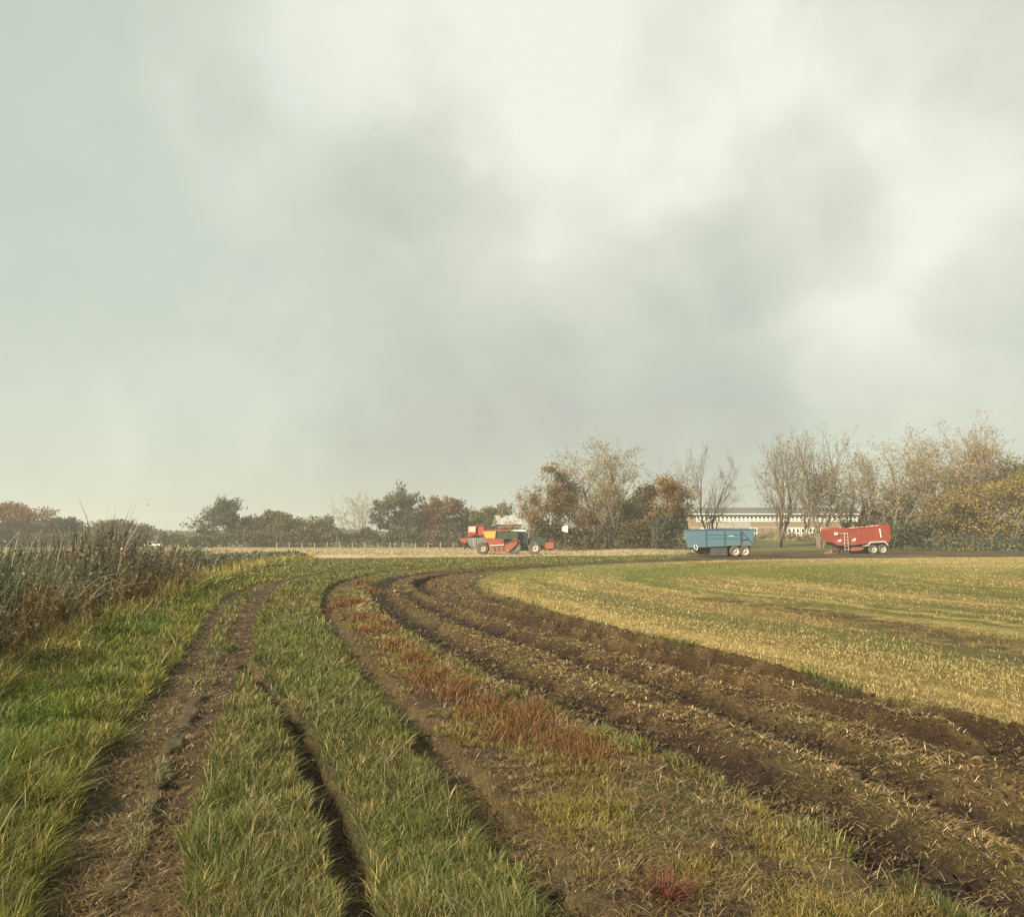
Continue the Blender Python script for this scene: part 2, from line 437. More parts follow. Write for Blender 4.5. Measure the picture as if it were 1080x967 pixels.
# ------------------------------------------------------------------ the ground: one continuous sheet, cut into its surfaces
def build_ground():
    rad = [0.0]
    r = .5
    while r < 2.6: rad.append(r); r *= 1.12
    while r < 16: rad.append(r); r *= 1.0042
    while r < 130: rad.append(r); r *= 1.009
    while r < 900: rad.append(r); r *= 1.03
    rad.append(950.0)
    rad = np.array(rad)
    a0 = math.radians(46)
    ang = np.concatenate([np.linspace(-a0, a0, 860), np.linspace(a0, 2 * math.pi - a0, 90)[1:-1]])
    nr, na = len(rad), len(ang)
    R, A = np.meshgrid(rad[1:], ang, indexing='ij')
    x = (R * np.sin(A)).ravel(); y = (R * np.cos(A)).ravel()
    x = np.concatenate([x, [0.0]]); y = np.concatenate([y, [0.0]])
    hs, cs, zs = [], [], []
    for i in range(0, len(x), 200000):
        xs, ys = x[i:i + 200000], y[i:i + 200000]
        h, M = terrain(xs, ys)
        hs.append(h); cs.append(ground_albedo(xs, ys, M))
        z = np.zeros(len(xs), int)
        z[M['sdP'] > 0] = 4
        z[M['soil'] > .5] = 1
        z[M['sdM'] > 0] = 2
        z[M['sdF'] > 0] = 3
        zs.append(z)
    h = np.concatenate(hs); c = np.concatenate(cs); zone = np.concatenate(zs)
    V = np.stack([x, y, h], 1)
    I, J = np.meshgrid(np.arange(nr - 2), np.arange(na), indexing='ij')
    I = I.ravel(); J = J.ravel(); J2 = (J + 1) % na
    q = np.stack([I * na + J, (I + 1) * na + J, (I + 1) * na + J2, I * na + J2], 1)[:, ::-1]
    centre = len(x) - 1
    fan = [(centre, (j + 1) % na, j) for j in range(na)]
    zq = zone[q[:, 0]]
    names = ['ground', 'farm_track', 'mud_track', 'stubble_field', 'bare_field']
    for k, nm in enumerate(names):
        fq = q[zq == k]
        loops = fq.ravel(); counts = np.full(len(fq), 4)
        if k == 0:
            loops = np.concatenate([loops, np.array(fan).ravel()]); counts = np.concatenate([counts, np.full(len(fan), 3)])
        used, inv = np.unique(loops, return_inverse=True)
        me = np_mesh(nm, V[used], inv, counts, MAT_GROUND, c[used], True)
        tag(link(nm, me), kind='structure')
build_ground()

# ------------------------------------------------------------------ blades
def blades(name, P, H, W, lean, bend, az, C0, C1, mat, segs=2):
    """P base points, H length, W width, lean (n,2) horizontal drift per unit length, C0/C1 base and tip albedo"""
    n = len(P)
    side = np.stack([np.cos(az), np.sin(az), np.zeros(n)], 1) * (W * .5)[:, None]
    vs = []; cs = []
    lm = np.minimum(np.hypot(lean[:, 0], lean[:, 1]), 1.2)
    for k in range(segs + 1):
        t = k / segs
        s = t * (1 - bend) + bend * t * t
        off = np.stack([lean[:, 0] * s * H, lean[:, 1] * s * H, H * (t - .38 * lm * t * t)], 1)
        c = C0 * (1 - t) + C1 * t
        if k < segs:
            w = 1 - .55 * t * t
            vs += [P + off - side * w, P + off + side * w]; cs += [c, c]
        else:
            vs.append(P + off); cs.append(c)
    m = 2 * segs + 1
    V = np.stack(vs, 1).reshape(-1, 3); Cc = np.stack(cs, 1).reshape(-1, 3)
    pat = []; cnt = []
    for k in range(segs - 1):
        pat += [2 * k, 2 * k + 1, 2 * k + 3, 2 * k + 2]; cnt.append(4)
    pat += [2 * segs - 2, 2 * segs - 1, 2 * segs]; cnt.append(3)
    loops = (np.arange(n)[:, None] * m + np.array(pat)[None]).ravel()
    me = np_mesh(name, V, loops, np.tile(cnt, n), mat, Cc)
    return tag(link(name, me), kind='stuff')

def sample(n, r0, r1, amax=43, rr=None):
    r = np.exp(rng.uniform(math.log(r0), math.log(r1), n)); a = np.radians(rng.uniform(-amax, amax, n))
    return r * np.sin(a), r * np.cos(a)

def tufts(x, y, k, spread):
    """k blades round every tuft centre: positions and outward lean"""
    n = len(x)
    a = rng.uniform(0, 2 * math.pi, (n, k)); q = np.sqrt(rng.uniform(0, 1, (n, k)))
    dx, dy = np.cos(a) * q, np.sin(a) * q
    return (x[:, None] + dx * spread[:, None]).ravel(), (y[:, None] + dy * spread[:, None]).ravel(), np.stack([dx.ravel(), dy.ravel()], 1)

def pick(n, cols, w):
    c = np.array(cols); i = rng.choice(len(c), n, p=np.array(w) / sum(w))
    return c[i] * rng.uniform(.72, 1.3, (n, 1))

def grass_all():
    x, y = sample(125000, 2.6, 92)
    h, M = terrain(x, y)
    keep = (M['grass'] > .45) & (M['pale'] < .3) & (M['sdR'] < .5)
    hole = fbm(x * 2.1, y * 2.1, 201, 3)
    v = M['verge']
    keep &= (v < .5) | (hole > .46 + .1 * M['worn'])
    keep &= (M['lane_gap'] < .4) | (hole > .56)
    x, y = x[keep], y[keep]
    for k in M: M[k] = M[k][keep]
    bank = (M['sdB'] > 0) & (M['verge'] < .5)
    K = 8
    spread = .035 + .006 * M['r']
    X, Y, out = tufts(x, y, K, spread)
    z, M2 = terrain(X, Y)
    rep = lambda a: np.repeat(a, K)
    ok = (M2['soil'] < .55) & (M2['mud'] < .6) & (M2['field'] < .5)
    n = len(X)
    bk = rep(bank); r = M2['r']; vg = M2['verge'] > .5
    clump = fbm(X * 1.3, Y * 1.3, 211, 3)
    edge = np.clip(M2['sdB'], 0, 3)
    lush = bk * ss(.4, .9, edge) * ss(.38, .55, fbm(X * .7, Y * .7, 221, 3) + .08 * (r > 5.5) - .1 * (r < 5))
    gold = bk * np.maximum(ss(24, 34, r) * ss(62, 40, r) * ss(.6, 2.6, M2['sdB']), ss(-1.5, -.4, M2['sdR']) * ss(.42, .6, clump))
    C = pick(n, [(.12, .125, .042), (.088, .105, .04), (.2, .17, .07), (.34, .28, .15), (.06, .085, .025), (.13, .12, .055)], [4, 4, 2.5, 1.6, 2.5, 2])
    Cl = pick(n, [(.078, .13, .022), (.1, .15, .026), (.055, .1, .02), (.17, .18, .035), (.2, .17, .06)], [4, 4, 3, 2, .7])
    Cb = pick(n, [(.11, .135, .03), (.16, .16, .04), (.23, .19, .06), (.085, .11, .028), (.29, .23, .095)], [4, 3, 2, 3, 1])
    Cg = pick(n, [(.33, .27, .10), (.38, .32, .15), (.24, .2, .07)], [3, 2, 2])
    Cv = pick(n, [(.20, .165, .055), (.15, .15, .035), (.27, .21, .09), (.11, .115, .03), (.16, .09, .04)], [3, 2, 2, 2, 1])
    C = np.where(bk[:, None], Cb, C)
    C = np.where((rng.uniform(0, 1, n) < lush)[:, None], Cl, C)
    C = np.where((rng.uniform(0, 1, n) < gold)[:, None], Cg, C)
    C = np.where(vg[:, None], Cv, C)
    fresh = ~bk & (rng.uniform(0, 1, n) < .75 * ss(.5, .66, fbm(X * .9, Y * .6, 291, 3))) & ~vg
    C = np.where(fresh[:, None], pick(n, [(.09, .12, .032), (.12, .145, .042), (.065, .09, .026), (.19, .18, .075)], [4, 3, 3, 2]), C)
    C *= rng.uniform(.55, 1.5, (n, 1)) * (.95 + .75 * fbm(X * 2.7, Y * 2.7, 231, 2))[:, None] * np.array([.93, .88, .68])
    H = rng.uniform(.6, 1.3, n) * (.12 + .07 * (clump - .5))
    H = np.where(bk, rng.uniform(.6, 1.35, n) * (.17 + .16 * (clump - .5)), H)
    H = np.where(bk & (gold > .3), H * (1.5 + 1.8 * ss(20, 32, r)), H)
    H = np.where(vg, H * .55, H); H *= 1 - .55 * M2['lane_gap']
    C = np.where((M2['lane_gap'] > .4)[:, None] & (rng.uniform(0, 1, n) < .75)[:, None], Cg * np.array([.75, .8, .95]), C)
    H *= 1 - .55 * ss(.05, .5, M2['soil'])
    H *= .55 + .95 * fbm(X * 4.5, Y * 4.5, 261, 2)
    tall = rng.uniform(0, 1, n) < .014
    H = np.where(tall, H * 1.8, H)
    wind = np.stack([.28 * (fbm(X * .9, Y * .9, 241, 2) - .35), .3 * (fbm(X * .9, Y * .9, 251, 2) - .5)], 1) * 2
    lean = out * .65 + wind + rng.normal(0, .4, (n, 2))
    W = np.maximum(.0034, .00088 * r) * rng.uniform(.7, 1.3, n)
    W = np.where(bk, W * 1.15, W)
    P = np.stack([X, Y, z - .01], 1)
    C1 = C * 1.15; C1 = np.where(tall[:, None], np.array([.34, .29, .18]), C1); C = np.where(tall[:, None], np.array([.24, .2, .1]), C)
    az = rng.uniform(0, math.pi, n)
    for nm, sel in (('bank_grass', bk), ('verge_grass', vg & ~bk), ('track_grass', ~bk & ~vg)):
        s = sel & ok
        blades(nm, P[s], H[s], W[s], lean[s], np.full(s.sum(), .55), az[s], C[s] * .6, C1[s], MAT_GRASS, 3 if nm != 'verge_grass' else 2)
grass_all()

def stubble():
    x, y = sample(1000000, 5, 98, 40)
    h, M = terrain(x, y)
    d = M['sdF'] + .15 * M['nz']
    row = .5 + .5 * np.cos(2 * math.pi * d / .26)
    keep = (M['field'] > .5) & (rng.uniform(0, 1, len(x)) < np.where(M['r'] < 30, .12 + .88 * row ** 1.5, .75) * (.15 + .5 * fbm(x * 1.2, y * .5, 281, 3) + .95 * ss(.38, .66, fbm(M['sdF'] * 1.9 + M['nb'], x * .04 + y * .06, 283, 4))))
    band = fbm((M['sdF'] + 2.2 * M['nb']) * .42, x * .012 + y * .02, 101, 3)
    x, y, h = x[keep], y[keep], h[keep]; band = band[keep]; r = M['r'][keep]; lane = M['lane'][keep]
    sd = M['sdF'][keep]
    n = len(x)
    gz = np.exp(-((y - 46 - x * .1) / 13) ** 2) * ss(75, 10, x)
    farstraw = ss(34, 62, y) * ss(6, 26, x - .1 * y)
    green = np.clip(ss(.42, .6, band) * .6 + .75 * gz + .04 - .55 * farstraw + .4 * ss(.4, .65, fbm(x * .35, y * .2, 271, 3)) * ss(2, 5, sd) - .5 * ss(2.5, .8, np.abs(sd - 3)) , .03, .92)
    isg = rng.uniform(0, 1, n) < green
    C = pick(n, [(.42, .31, .125), (.32, .23, .08), (.58, .47, .235), (.17, .12, .048)], [4, 3, 2, 2])
    Cg = pick(n, [(.14, .155, .03), (.18, .18, .04), (.1, .12, .025)], [3, 3, 2])
    C = np.where(isg[:, None], Cg, C)
    C = np.where(((lane < .9) & (rng.uniform(0, 1, n) < .85))[:, None], C * np.array([.42, .36, .36]), C)
    H = np.where(isg, rng.uniform(.02, .06, n), rng.uniform(.025, .09, n))
    W = np.maximum(.0026, .00052 * r) * rng.uniform(.6, 1.4, n)
    lean = rng.normal(0, .7, (n, 2)) + np.array([.1, 0])
    blades('stubble', np.stack([x, y, h - .01], 1), H, W, lean, np.full(n, .2), rng.uniform(-.7, .7, n), C * .85, C * 1.1, MAT_STRAW, 2)
stubble()

def pale_stubble():
    n = 60000
    x = rng.uniform(-135, 40, n); y = 76 + 122 * rng.uniform(0, 1, n) ** 1.6
    h, M = terrain(x, y)
    k = (M['pale'] > .35) & (M['mud'] < .4) & (fbm(x * .3, y * .12, 331, 3) > .4)
    x, y, h, r = x[k], y[k], h[k], M['r'][k]; n = len(x)
    C = pick(n, [(.42, .33, .18), (.32, .25, .12), (.24, .19, .09), (.17, .17, .06), (.5, .42, .27)], [4, 3, 3, 1.5, 1])
    blades('pale_stubble', np.stack([x, y, h - .02], 1), rng.uniform(.06, .22, n), .0009 * r * rng.uniform(.7, 1.6, n), rng.normal(0, .6, (n, 2)), np.full(n, .2), rng.uniform(-.7, .7, n), C * .85, C, MAT_STRAW, 2)
pale_stubble()

def litter():
    """loose straw lying on mud and verge"""
    x, y = sample(620000, 2.8, 50)
    h, M = terrain(x, y)
    cl = fbm(x * 1.1, y * 1.1, 301, 3)
    p = M['mud'] * (1.0 - .6 * M['deep']) + M['verge'] * .55 + M['soil'] * np.where(M['grassy'] > .4, .7, .45) + .1 * M['grass']
    p = p * (.25 + ss(.3, .6, cl)) * 1.1
    k = (rng.uniform(0, 1, len(x)) < p * .9) & (M['field'] < .5) & (M['sdR'] < 0)
    x, y, h, r = x[k], y[k], h[k], M['r'][k]
    n = len(x)
    a = rng.uniform(0, 2 * math.pi, n)
    lean = np.stack([np.cos(a), np.sin(a)], 1) * rng.uniform(1.6, 2.6, (n, 1))
    C0 = M['mud'][k]; dp = M['deep'][k]
    H = rng.uniform(.015, .05, n) * (.8 + .8 * (rng.uniform(0, 1, n) < .1))
    W = np.maximum(.003, .0007 * r) * rng.uniform(.7, 1.4, n)
    C = pick(n, [(.26, .18, .08), (.15, .098, .042), (.46, .37, .22), (.085, .056, .025), (.14, .115, .035)], [4, 4, 1.0, 4, 2])
    C = C * (1 + .45 * C0 * (1 - dp))[:, None]
    blades('straw_litter', np.stack([x, y, h + .012], 1), H, W, lean, np.full(n, .3), a + math.pi / 2, C, C, MAT_STRAW, 2)
litter()

def clods():
    x, y = sample(60000, 4.0, 34, 40)
    h, M = terrain(x, y)
    p = M['mud'] * (.35 + .4 * M['deep']) + .12 * M['soil'] + .06 * M['verge'] * (M['field'] < .4)
    k = rng.uniform(0, 1, len(x)) < p * .8
    x, y, h, r = x[k], y[k], h[k], M['r'][k]; deep = M['deep'][k]
    n = len(x)
    t = (1 + 5 ** .5) / 2
    ico = np.array([(-1, t, 0), (1, t, 0), (-1, -t, 0), (1, -t, 0), (0, -1, t), (0, 1, t), (0, -1, -t), (0, 1, -t), (t, 0, -1), (t, 0, 1), (-t, 0, -1), (-t, 0, 1)]) / 1.9
    fac = np.array([(0, 11, 5), (0, 5, 1), (0, 1, 7), (0, 7, 10), (0, 10, 11), (1, 5, 9), (5, 11, 4), (11, 10, 2), (10, 7, 6), (7, 1, 8), (3, 9, 4), (3, 4, 2), (3, 2, 6), (3, 6, 8), (3, 8, 9), (4, 9, 5), (2, 4, 11), (6, 2, 10), (8, 6, 7), (9, 8, 1)])
    s = rng.gamma(1.6, .0045, n) + .004 + .0006 * r
    V = ico[None] * s[:, None, None] * rng.uniform(.6, 1.4, (n, 12, 1)) * rng.uniform(.6, 1.5, (n, 1, 3))
    V[:, :, 2] *= .55
    V += np.stack([x, y, h + s * .15], 1)[:, None]
    C = pick(n, [(.07, .05, .034), (.05, .036, .025), (.095, .07, .042)], [3, 3, 2])
    loops = (np.arange(n)[:, None, None] * 12 + fac[None]).ravel()
    me = np_mesh('mud_clods', V.reshape(-1, 3), loops, np.full(n * 20, 3), MAT_GROUND, np.repeat(C, 12, 0))
    tag(link('mud_clods', me), kind='stuff')
clods()

def bank_weeds():
    C = []; c = []; sz = []
    spots = [(115, 668, .5, 40), (40, 712, .45, 26), (95, 735, .5, 12), (150, 655, .6, 20)]
    for px, py, rd, k in spots:
        gx, gy = gp(px, py)
        for _ in range(k):
            x, y = gx + rng.normal(0, rd * .5), gy + rng.normal(0, rd * .7)
            z = float(terrain(np.array([x]), np.array([y]))[0][0])
            m = 12; a = rng.uniform(0, 6.28, m); q = rng.uniform(.02, .11, m)
            c.append(np.stack([x + np.cos(a) * q, y + np.sin(a) * q, z + .03 + rng.uniform(0, .13, m)], 1))
            sz.append(rng.uniform(.012, .028, m)); C.append(pick(m, [(.045, .085, .02), (.06, .1, .025), (.09, .11, .03)], [3, 3, 1]))
    tag(link('bank_weeds', leaf_mesh('bank_weeds', np.vstack(c), np.concatenate(sz), np.vstack(C))), kind='stuff')

RED_SPOTS = [(352, 640, .35), (372, 636, .5), (384, 652, .55), (398, 664, .6), (418, 682, .5), (436, 696, .4), (455, 715, .45), (480, 730, .4), (510, 748, .45), (548, 770, .45), (585, 782, .5), (618, 795, .35), (560, 755, .35), (395, 622, .6), (380, 615, .8)]
def weeds():
    PX = []; 
    for px, py, rd in RED_SPOTS:
        gx, gy = gp(px, py); n = int(800 if gy < 12 else 650)
        q = rng.normal(0, rd * .5, (n, 2)) * np.array([.6, 1.5]); PX.append(np.stack([gx + q[:, 0], gy + q[:, 1]], 1))
    P = np.vstack(PX); h, M = terrain(P[:, 0], P[:, 1])
    P = np.column_stack([P, h - .01]); r = M['r']; n = len(P)
    C = pick(n, [(.17, .06, .024), (.12, .045, .022), (.25, .16, .07), (.12, .075, .035), (.14, .13, .04)], [5, 4, 3, 3, 2])
    H = rng.uniform(.05, .2, n); W = np.maximum(.004, .0008 * r) * rng.uniform(.7, 1.4, n)
    blades('red_weeds', P, H, W, rng.normal(0, .5, (n, 2)) + np.array([.15, 0]), np.full(n, .3), rng.uniform(0, 3.1, n), C * .85, C * 1.1, MAT_STRAW, 2)
    # bleached dead grass among them
    d = []
    for a, b in zip(MUD_EDGE[5:34], MUD_EDGE[6:35]):
        L = np.linalg.norm(b - a); k = int(70 * L / max(1, (a[1] / 10)))
        t = rng.uniform(0, 1, k); q = a + (b - a) * t[:, None]
        d.append(q + rng.normal(0, .22, (k, 2)) + np.array([-.22, 0]))
    P = np.vstack(d); h, M = terrain(P[:, 0], P[:, 1]); P = np.column_stack([P, h - .01]); n = len(P); r = M['r']
    C = pick(n, [(.42, .34, .2), (.34, .25, .12), (.5, .43, .3)], [3, 3, 1])
    blades('dead_grass', P, rng.uniform(.04, .15, n), np.maximum(.003, .0007 * r), rng.normal(0, .8, (n, 2)) + np.array([.3, 0]), np.full(n, .4), rng.uniform(0, 3.1, n), C, C * 1.1, MAT_STRAW, 3)
weeds()

def reeds():
    x = rng.uniform(-46, -2, 290000); y = np.exp(rng.uniform(math.log(4.5), math.log(85), 290000))
    d = sdist(x, y, REEDS)
    k = (d > -.1) & (rng.uniform(0, 1, len(x)) < np.clip(1.35 - d * .16, .25, 1))
    x, y, d = x[k], y[k], d[k]
    h, M = terrain(x, y); r = M['r']; n = len(x)
    cl = fbm(x * .6, y * .35, 401, 3); fine = fbm(x * 1.6, y * 1.6, 411, 2)
    H = (1.95 + 2.1 * (cl - .42) + .9 * (fine - .5)) * rng.uniform(.4, 1.15, n) ** .8 * (.45 + .55 * ss(-.1, 1.2, d)) * (1 - .66 * ss(20, 62, r))
    kind = fbm(x * .35, y * .35, 421, 3)
    Ca = pick(n, [(.085, .1, .055), (.11, .125, .07), (.06, .075, .04), (.15, .14, .085), (.1, .085, .055)], [4, 3, 4, 1.5, 2])
    Cb = pick(n, [(.12, .08, .055), (.085, .06, .045), (.17, .12, .075), (.1, .095, .055)], [3, 3, 1.5, 2])
    C = np.where((kind > .62)[:, None], Cb, Ca)
    st = rng.uniform(0, 1, n) < .02
    C = np.where(st[:, None], np.array([.42, .36, .25]), C); H = np.where(st, H * 1.18 + .1, H)
    fr = ss(.5, .0, d)
    C = np.where((rng.uniform(0, 1, n) < fr * .8)[:, None], pick(n, [(.26, .19, .075), (.2, .135, .06), (.33, .26, .12)], [3, 3, 1]), C)
    W = np.maximum(.005, .0008 * r) * rng.uniform(.6, 1.5, n)
    lean = rng.normal(0, .2, (n, 2)) + np.array([.14, 0])
    P = np.stack([x, y, h - .03], 1)
    blades('tall_reeds', P, H, W, lean, np.full(n, .75), rng.uniform(-1.2, 1.2, n), C * .85, C * 1.15, MAT_GRASS, 4)
    # leaves on the weed stems, a few seed heads among them
    s = rng.choice(n, 190000)
    t = rng.uniform(.2, .9, len(s))
    c = P[s] + np.column_stack([lean[s, 0] * t ** 2 * H[s], lean[s, 1] * t ** 2 * H[s], H[s] * (t * .95 - .06 * t * t)]) + rng.normal(0, .035, (len(s), 3))
    cc = C[s] * rng.uniform(.8, 1.25, (len(s), 1))
    pale = rng.uniform(0, 1, len(s)) < .035
    cc[pale] = np.array([.4, .38, .3])
    size = (.016 + .0012 * r[s]) * rng.uniform(.6, 1.5, len(s))
    return tag(link('reed_leaves', leaf_mesh('reed_leaves', c, size, cc)), kind='stuff')

def leaf_mesh(name, c, size, cols, mat=None):
    n = len(c)
    u = rng.normal(0, 1, (n, 3)); u /= np.linalg.norm(u, axis=1)[:, None]
    w = rng.normal(0, 1, (n, 3)); w -= u * (u * w).sum(1)[:, None]; w /= np.linalg.norm(w, axis=1)[:, None]
    s = size[:, None]
    V = np.stack([c - u * s, c + w * s * .55, c + u * s, c - w * s * .55], 1).reshape(-1, 3)
    return np_mesh(name, V, np.arange(4 * n), np.full(n, 4), mat or MAT_LEAF, np.repeat(cols, 4, 0))
reeds()

bank_weeds()

# ------------------------------------------------------------------ trees
def grow(rs, kind):
    """branch segments and twig tips of one tree, unit height-ish"""
    segs = []; tips = []
    def branch(p, d, L, r, lev):
        n = 5 if lev < 2 else 4
        up = {'round': .05, 'upright': .085, 'spread': .06}[kind]
        jit = .12 if lev == 0 else .2
        for i in range(n):
            d = d + np.array([rs.normal(0, jit), rs.normal(0, jit), rs.normal(0, jit * .6) + up]); d /= np.linalg.norm(d)
            q = p + d * L / n
            r2 = max(r * (1 - .55 / n), .0011)
            segs.append((p, q, r, r2, lev)); p, r = q, r2
            t = (i + 1) / n
            if lev < maxlev and t > (.19 if lev == 0 else .2):
                k = (2 if lev == 0 else 1) + (rs.uniform() < ((.65 if kind == 'round' else .12) if lev else (.6 if kind == 'round' else .35)))
                if lev >= 2 and kind != 'round' and rs.uniform() < .4: k = 0
                for _ in range(k):
                    ang = rs.uniform(.45, .95) if kind != 'upright' else rs.uniform(.35, .85)
                    ax = rs.normal(0, 1, 3); ax -= d * (ax @ d); ax /= np.linalg.norm(ax) + 1e-9
                    nd = d * math.cos(ang) + ax * math.sin(ang)
                    branch(q, nd, L * rs.uniform(.4, .7) * (1 - .35 * t if lev == 0 else 1), r * rs.uniform(.45, .65), lev + 1)
        tips.append((p, lev))
    maxlev = 4 if kind != 'round' else 3
    stems = {'round': 1, 'spread': rs.integers(1, 3), 'upright': rs.integers(3, 6)}[kind]
    for s in range(stems):
        a = rs.uniform(0, 6.28)
        branch(np.array([.03 * math.cos(a), .03 * math.sin(a), 0]) * (stems > 1), np.array([rs.uniform(.1, .4) * math.cos(a) * (stems > 1), rs.uniform(.1, .4) * math.sin(a) * (stems > 1), 1.0]), .62, .02, 0)
    return segs, tips

def segs_mesh(name, S, mat, n=4):
    p = np.array([s[0] for s in S]); q = np.array([s[1] for s in S]); r0 = np.array([s[2] for s in S]); r1 = np.array([s[3] for s in S])
    d = q - p; d /= np.linalg.norm(d, axis=1)[:, None] + 1e-9
    ref = np.where((np.abs(d[:, 2]) < .9)[:, None], [0, 0, 1.0], [1.0, 0, 0])
    u = np.cross(d, ref); u /= np.linalg.norm(u, axis=1)[:, None]; w = np.cross(d, u)
    vs = []
    for c, r in ((p, r0), (q, r1)):
        for k in range(n):
            a = 2 * math.pi * k / n; vs.append(c + (u * math.cos(a) + w * math.sin(a)) * r[:, None])
    V = np.stack(vs, 1).reshape(-1, 3)
    f = []
    for k in range(n): f += [k, (k + 1) % n, (k + 1) % n + n, k + n]
    f += list(range(n, 2 * n))
    loops = (np.arange(len(S))[:, None] * 2 * n + np.array(f)[None]).ravel()
    return np_mesh(name, V, loops, np.tile([4] * n + [n], len(S)), mat, None, True)

TREE_GROUP = {}
def tree(name, label, px, wpx, top, D, kind, seed, bark, leaves=None, density=0, lsize=.3, spread=.5, rmin=.014, group=None, skirt=False, name_cat='tree', shape=None):
    rs = np.random.default_rng(seed)
    segs, tips = grow(rs, kind)
    density = int(density * (1.5 if density > 2500 else 1.0))
    X = at(px, D); zg = float(terrain(np.array([X]), np.array([D]))[0][0])
    Ht = height_at(top, D) - zg; Wd = wpx / F * D
    pts = np.array([s[1] for s in segs])
    pc = 96.5 if name == 'bare_tree' else 99
    pad = spread * .8 if leaves is not None else 0
    sz = (Ht - pad) / (pts[:, 2].max() if leaves is not None and density > 2500 else np.percentile(pts[:, 2], 99.6))
    cx = (pts[:, 0].max() + pts[:, 0].min()) / 2; sx = (Wd - 2 * pad) / (np.percentile(pts[:, 0], pc) - np.percentile(pts[:, 0], 100 - pc))
    sc = np.array([sx, sx, sz])
    drift = np.array([cx * sx, 0, 0])
    rs_k = Ht / 1.0 * (.58 if name == 'bare_tree' else .8)
    S = []
    for p, q, r0, r1, lev in segs:
        P = p * sc - drift * min(1, p[2] / .3); Q = q * sc - drift * min(1, q[2] / .3)
        S.append((P, Q, max(r0 * rs_k, rmin), max(r1 * rs_k, rmin), lev))
    o = empty(name, (X, D, zg - .15), label, name_cat, group)
    link('trunk', segs_mesh('trunk', [s for s in S if s[4] <= 1], bark, 6), o)
    tw = [s for s in S if s[4] > 1]
    if tw: link('branches', segs_mesh('branches', tw, bark, 3), o)
    if leaves is not None:
        tp = np.array([t[0] * sc - drift * min(1, t[0][2] / .3) for t in tips if t[1] >= 2])
        tp = np.vstack([tp, np.array([s[1] for s in S if s[4] >= 2])[::2]])
        k = max(1, density // len(tp) + 1)
        c = np.repeat(tp, k, 0); c = c + np.clip(rs.normal(0, spread, c.shape), -1.3 * spread, 1.3 * spread) * np.array([1, 1, .7])
        sel = rs.permutation(len(c))[:density]; c = c[sel]
        if skirt:
            m = int(density * .35); a = rs.uniform(0, 6.28, m); q = np.sqrt(rs.uniform(0, 1, m)) * Wd * .46
            z = rs.uniform(0.2, Ht * .45, m)
            c = np.vstack([c, np.stack([np.cos(a) * q, np.sin(a) * q, z], 1)])
        c = c[c[:, 2] > .2]
        cols = np.array([x[:3] for x in leaves]); w = np.array([x[3] for x in leaves]); w = w / w.sum()
        # colour follows the limb, so whole sprays share a tint
        ph = vnoise(c[:, 0] * .9 + seed, c[:, 2] * .9 + c[:, 1] * .5, seed)
        idx = np.searchsorted(np.cumsum(w), np.clip(ph * .75 + rs.uniform(-.25, .5, len(c)) , 0, .999))
        cc = cols[np.clip(idx, 0, len(cols) - 1)] * rs.uniform(.7, 1.3, (len(c), 1))
        link('crown', leaf_mesh('crown', c, lsize * .8 * rs.uniform(.6, 1.4, len(c)), cc), o)
    return o

RUST = [(0.238, 0.099, 0.038, 3), (0.168, 0.092, 0.042, 3), (0.140, 0.112, 0.048, 2), (0.294, 0.145, 0.054, 1)]
DGREEN = [(0.063, 0.079, 0.036, 3), (0.084, 0.099, 0.046, 3), (0.049, 0.059, 0.031, 2)]
GGREEN = [(0.084, 0.099, 0.054, 3), (0.112, 0.119, 0.066, 3), (0.063, 0.073, 0.042, 2)]
OLIVE = [(0.140, 0.119, 0.043, 3), (0.182, 0.145, 0.050, 2), (0.105, 0.095, 0.041, 3), (0.196, 0.112, 0.048, 1)]
YELLOW = [(0.308, 0.224, 0.066, 3), (0.224, 0.178, 0.060, 3), (0.364, 0.251, 0.072, 1), (0.168, 0.132, 0.054, 2)]
ORANGE = [(.25, .14, .05, 3), (.21, .135, .055, 3), (.29, .19, .065, 2), (.17, .13, .055, 2)]
BROWN = [(0.210, 0.132, 0.060, 3), (0.266, 0.158, 0.060, 2), (0.140, 0.099, 0.050, 3)]

tree('broadleaf_tree', 'rusty brown round tree at the far left edge beyond the reeds', 16, 78, 525, 215, 'round', 11, MAT_BARK, RUST, 6500, .42, .75, skirt=True)
tree('broadleaf_tree', 'small dark green round tree beside the rusty brown tree at far left', 71, 32, 543, 220, 'round', 12, MAT_BARK, DGREEN, 3000, .38, .6, skirt=True)
tree('broadleaf_tree', 'wide olive brown tree between two small dark trees above the reeds', 107, 54, 545, 222, 'round', 13, MAT_BARK, OLIVE, 4500, .4, .7, skirt=True)
tree('broadleaf_tree', 'lowest dark olive tree just left of the distant white car', 149, 30, 552, 226, 'round', 14, MAT_BARK, OLIVE, 2500, .38, .6, skirt=True)
tree('oak_tree', 'dark green oak with an open lumpy crown standing alone beyond the reeds', 236, 52, 521, 213, 'round', 15, MAT_BARK_DARK, GGREEN, 5200, .36, .5)
tree('broadleaf_tree', 'broad olive tree just right of the lone dark oak', 286, 50, 537, 216, 'round', 16, MAT_BARK, OLIVE, 5200, .4, .65, skirt=True)
tree('broadleaf_tree', 'lower olive brown tree behind the fence left of a blue green tree', 318, 46, 542, 219, 'round', 17, MAT_BARK, OLIVE, 4300, .4, .65, skirt=True)
tree('conifer_tree', 'small narrow blue green tree left of the pale bare tree', 344, 17, 542, 217, 'upright', 18, MAT_BARK, [(0.070, 0.092, 0.066, 3), (0.098, 0.119, 0.084, 2)], 1500, .36, .5, skirt=True)
tree('bare_tree', 'pale grey leafless tree left of the tall dark green tree', 375, 44, 519, 214, 'spread', 19, MAT_BARK_PALE, rmin=.03)
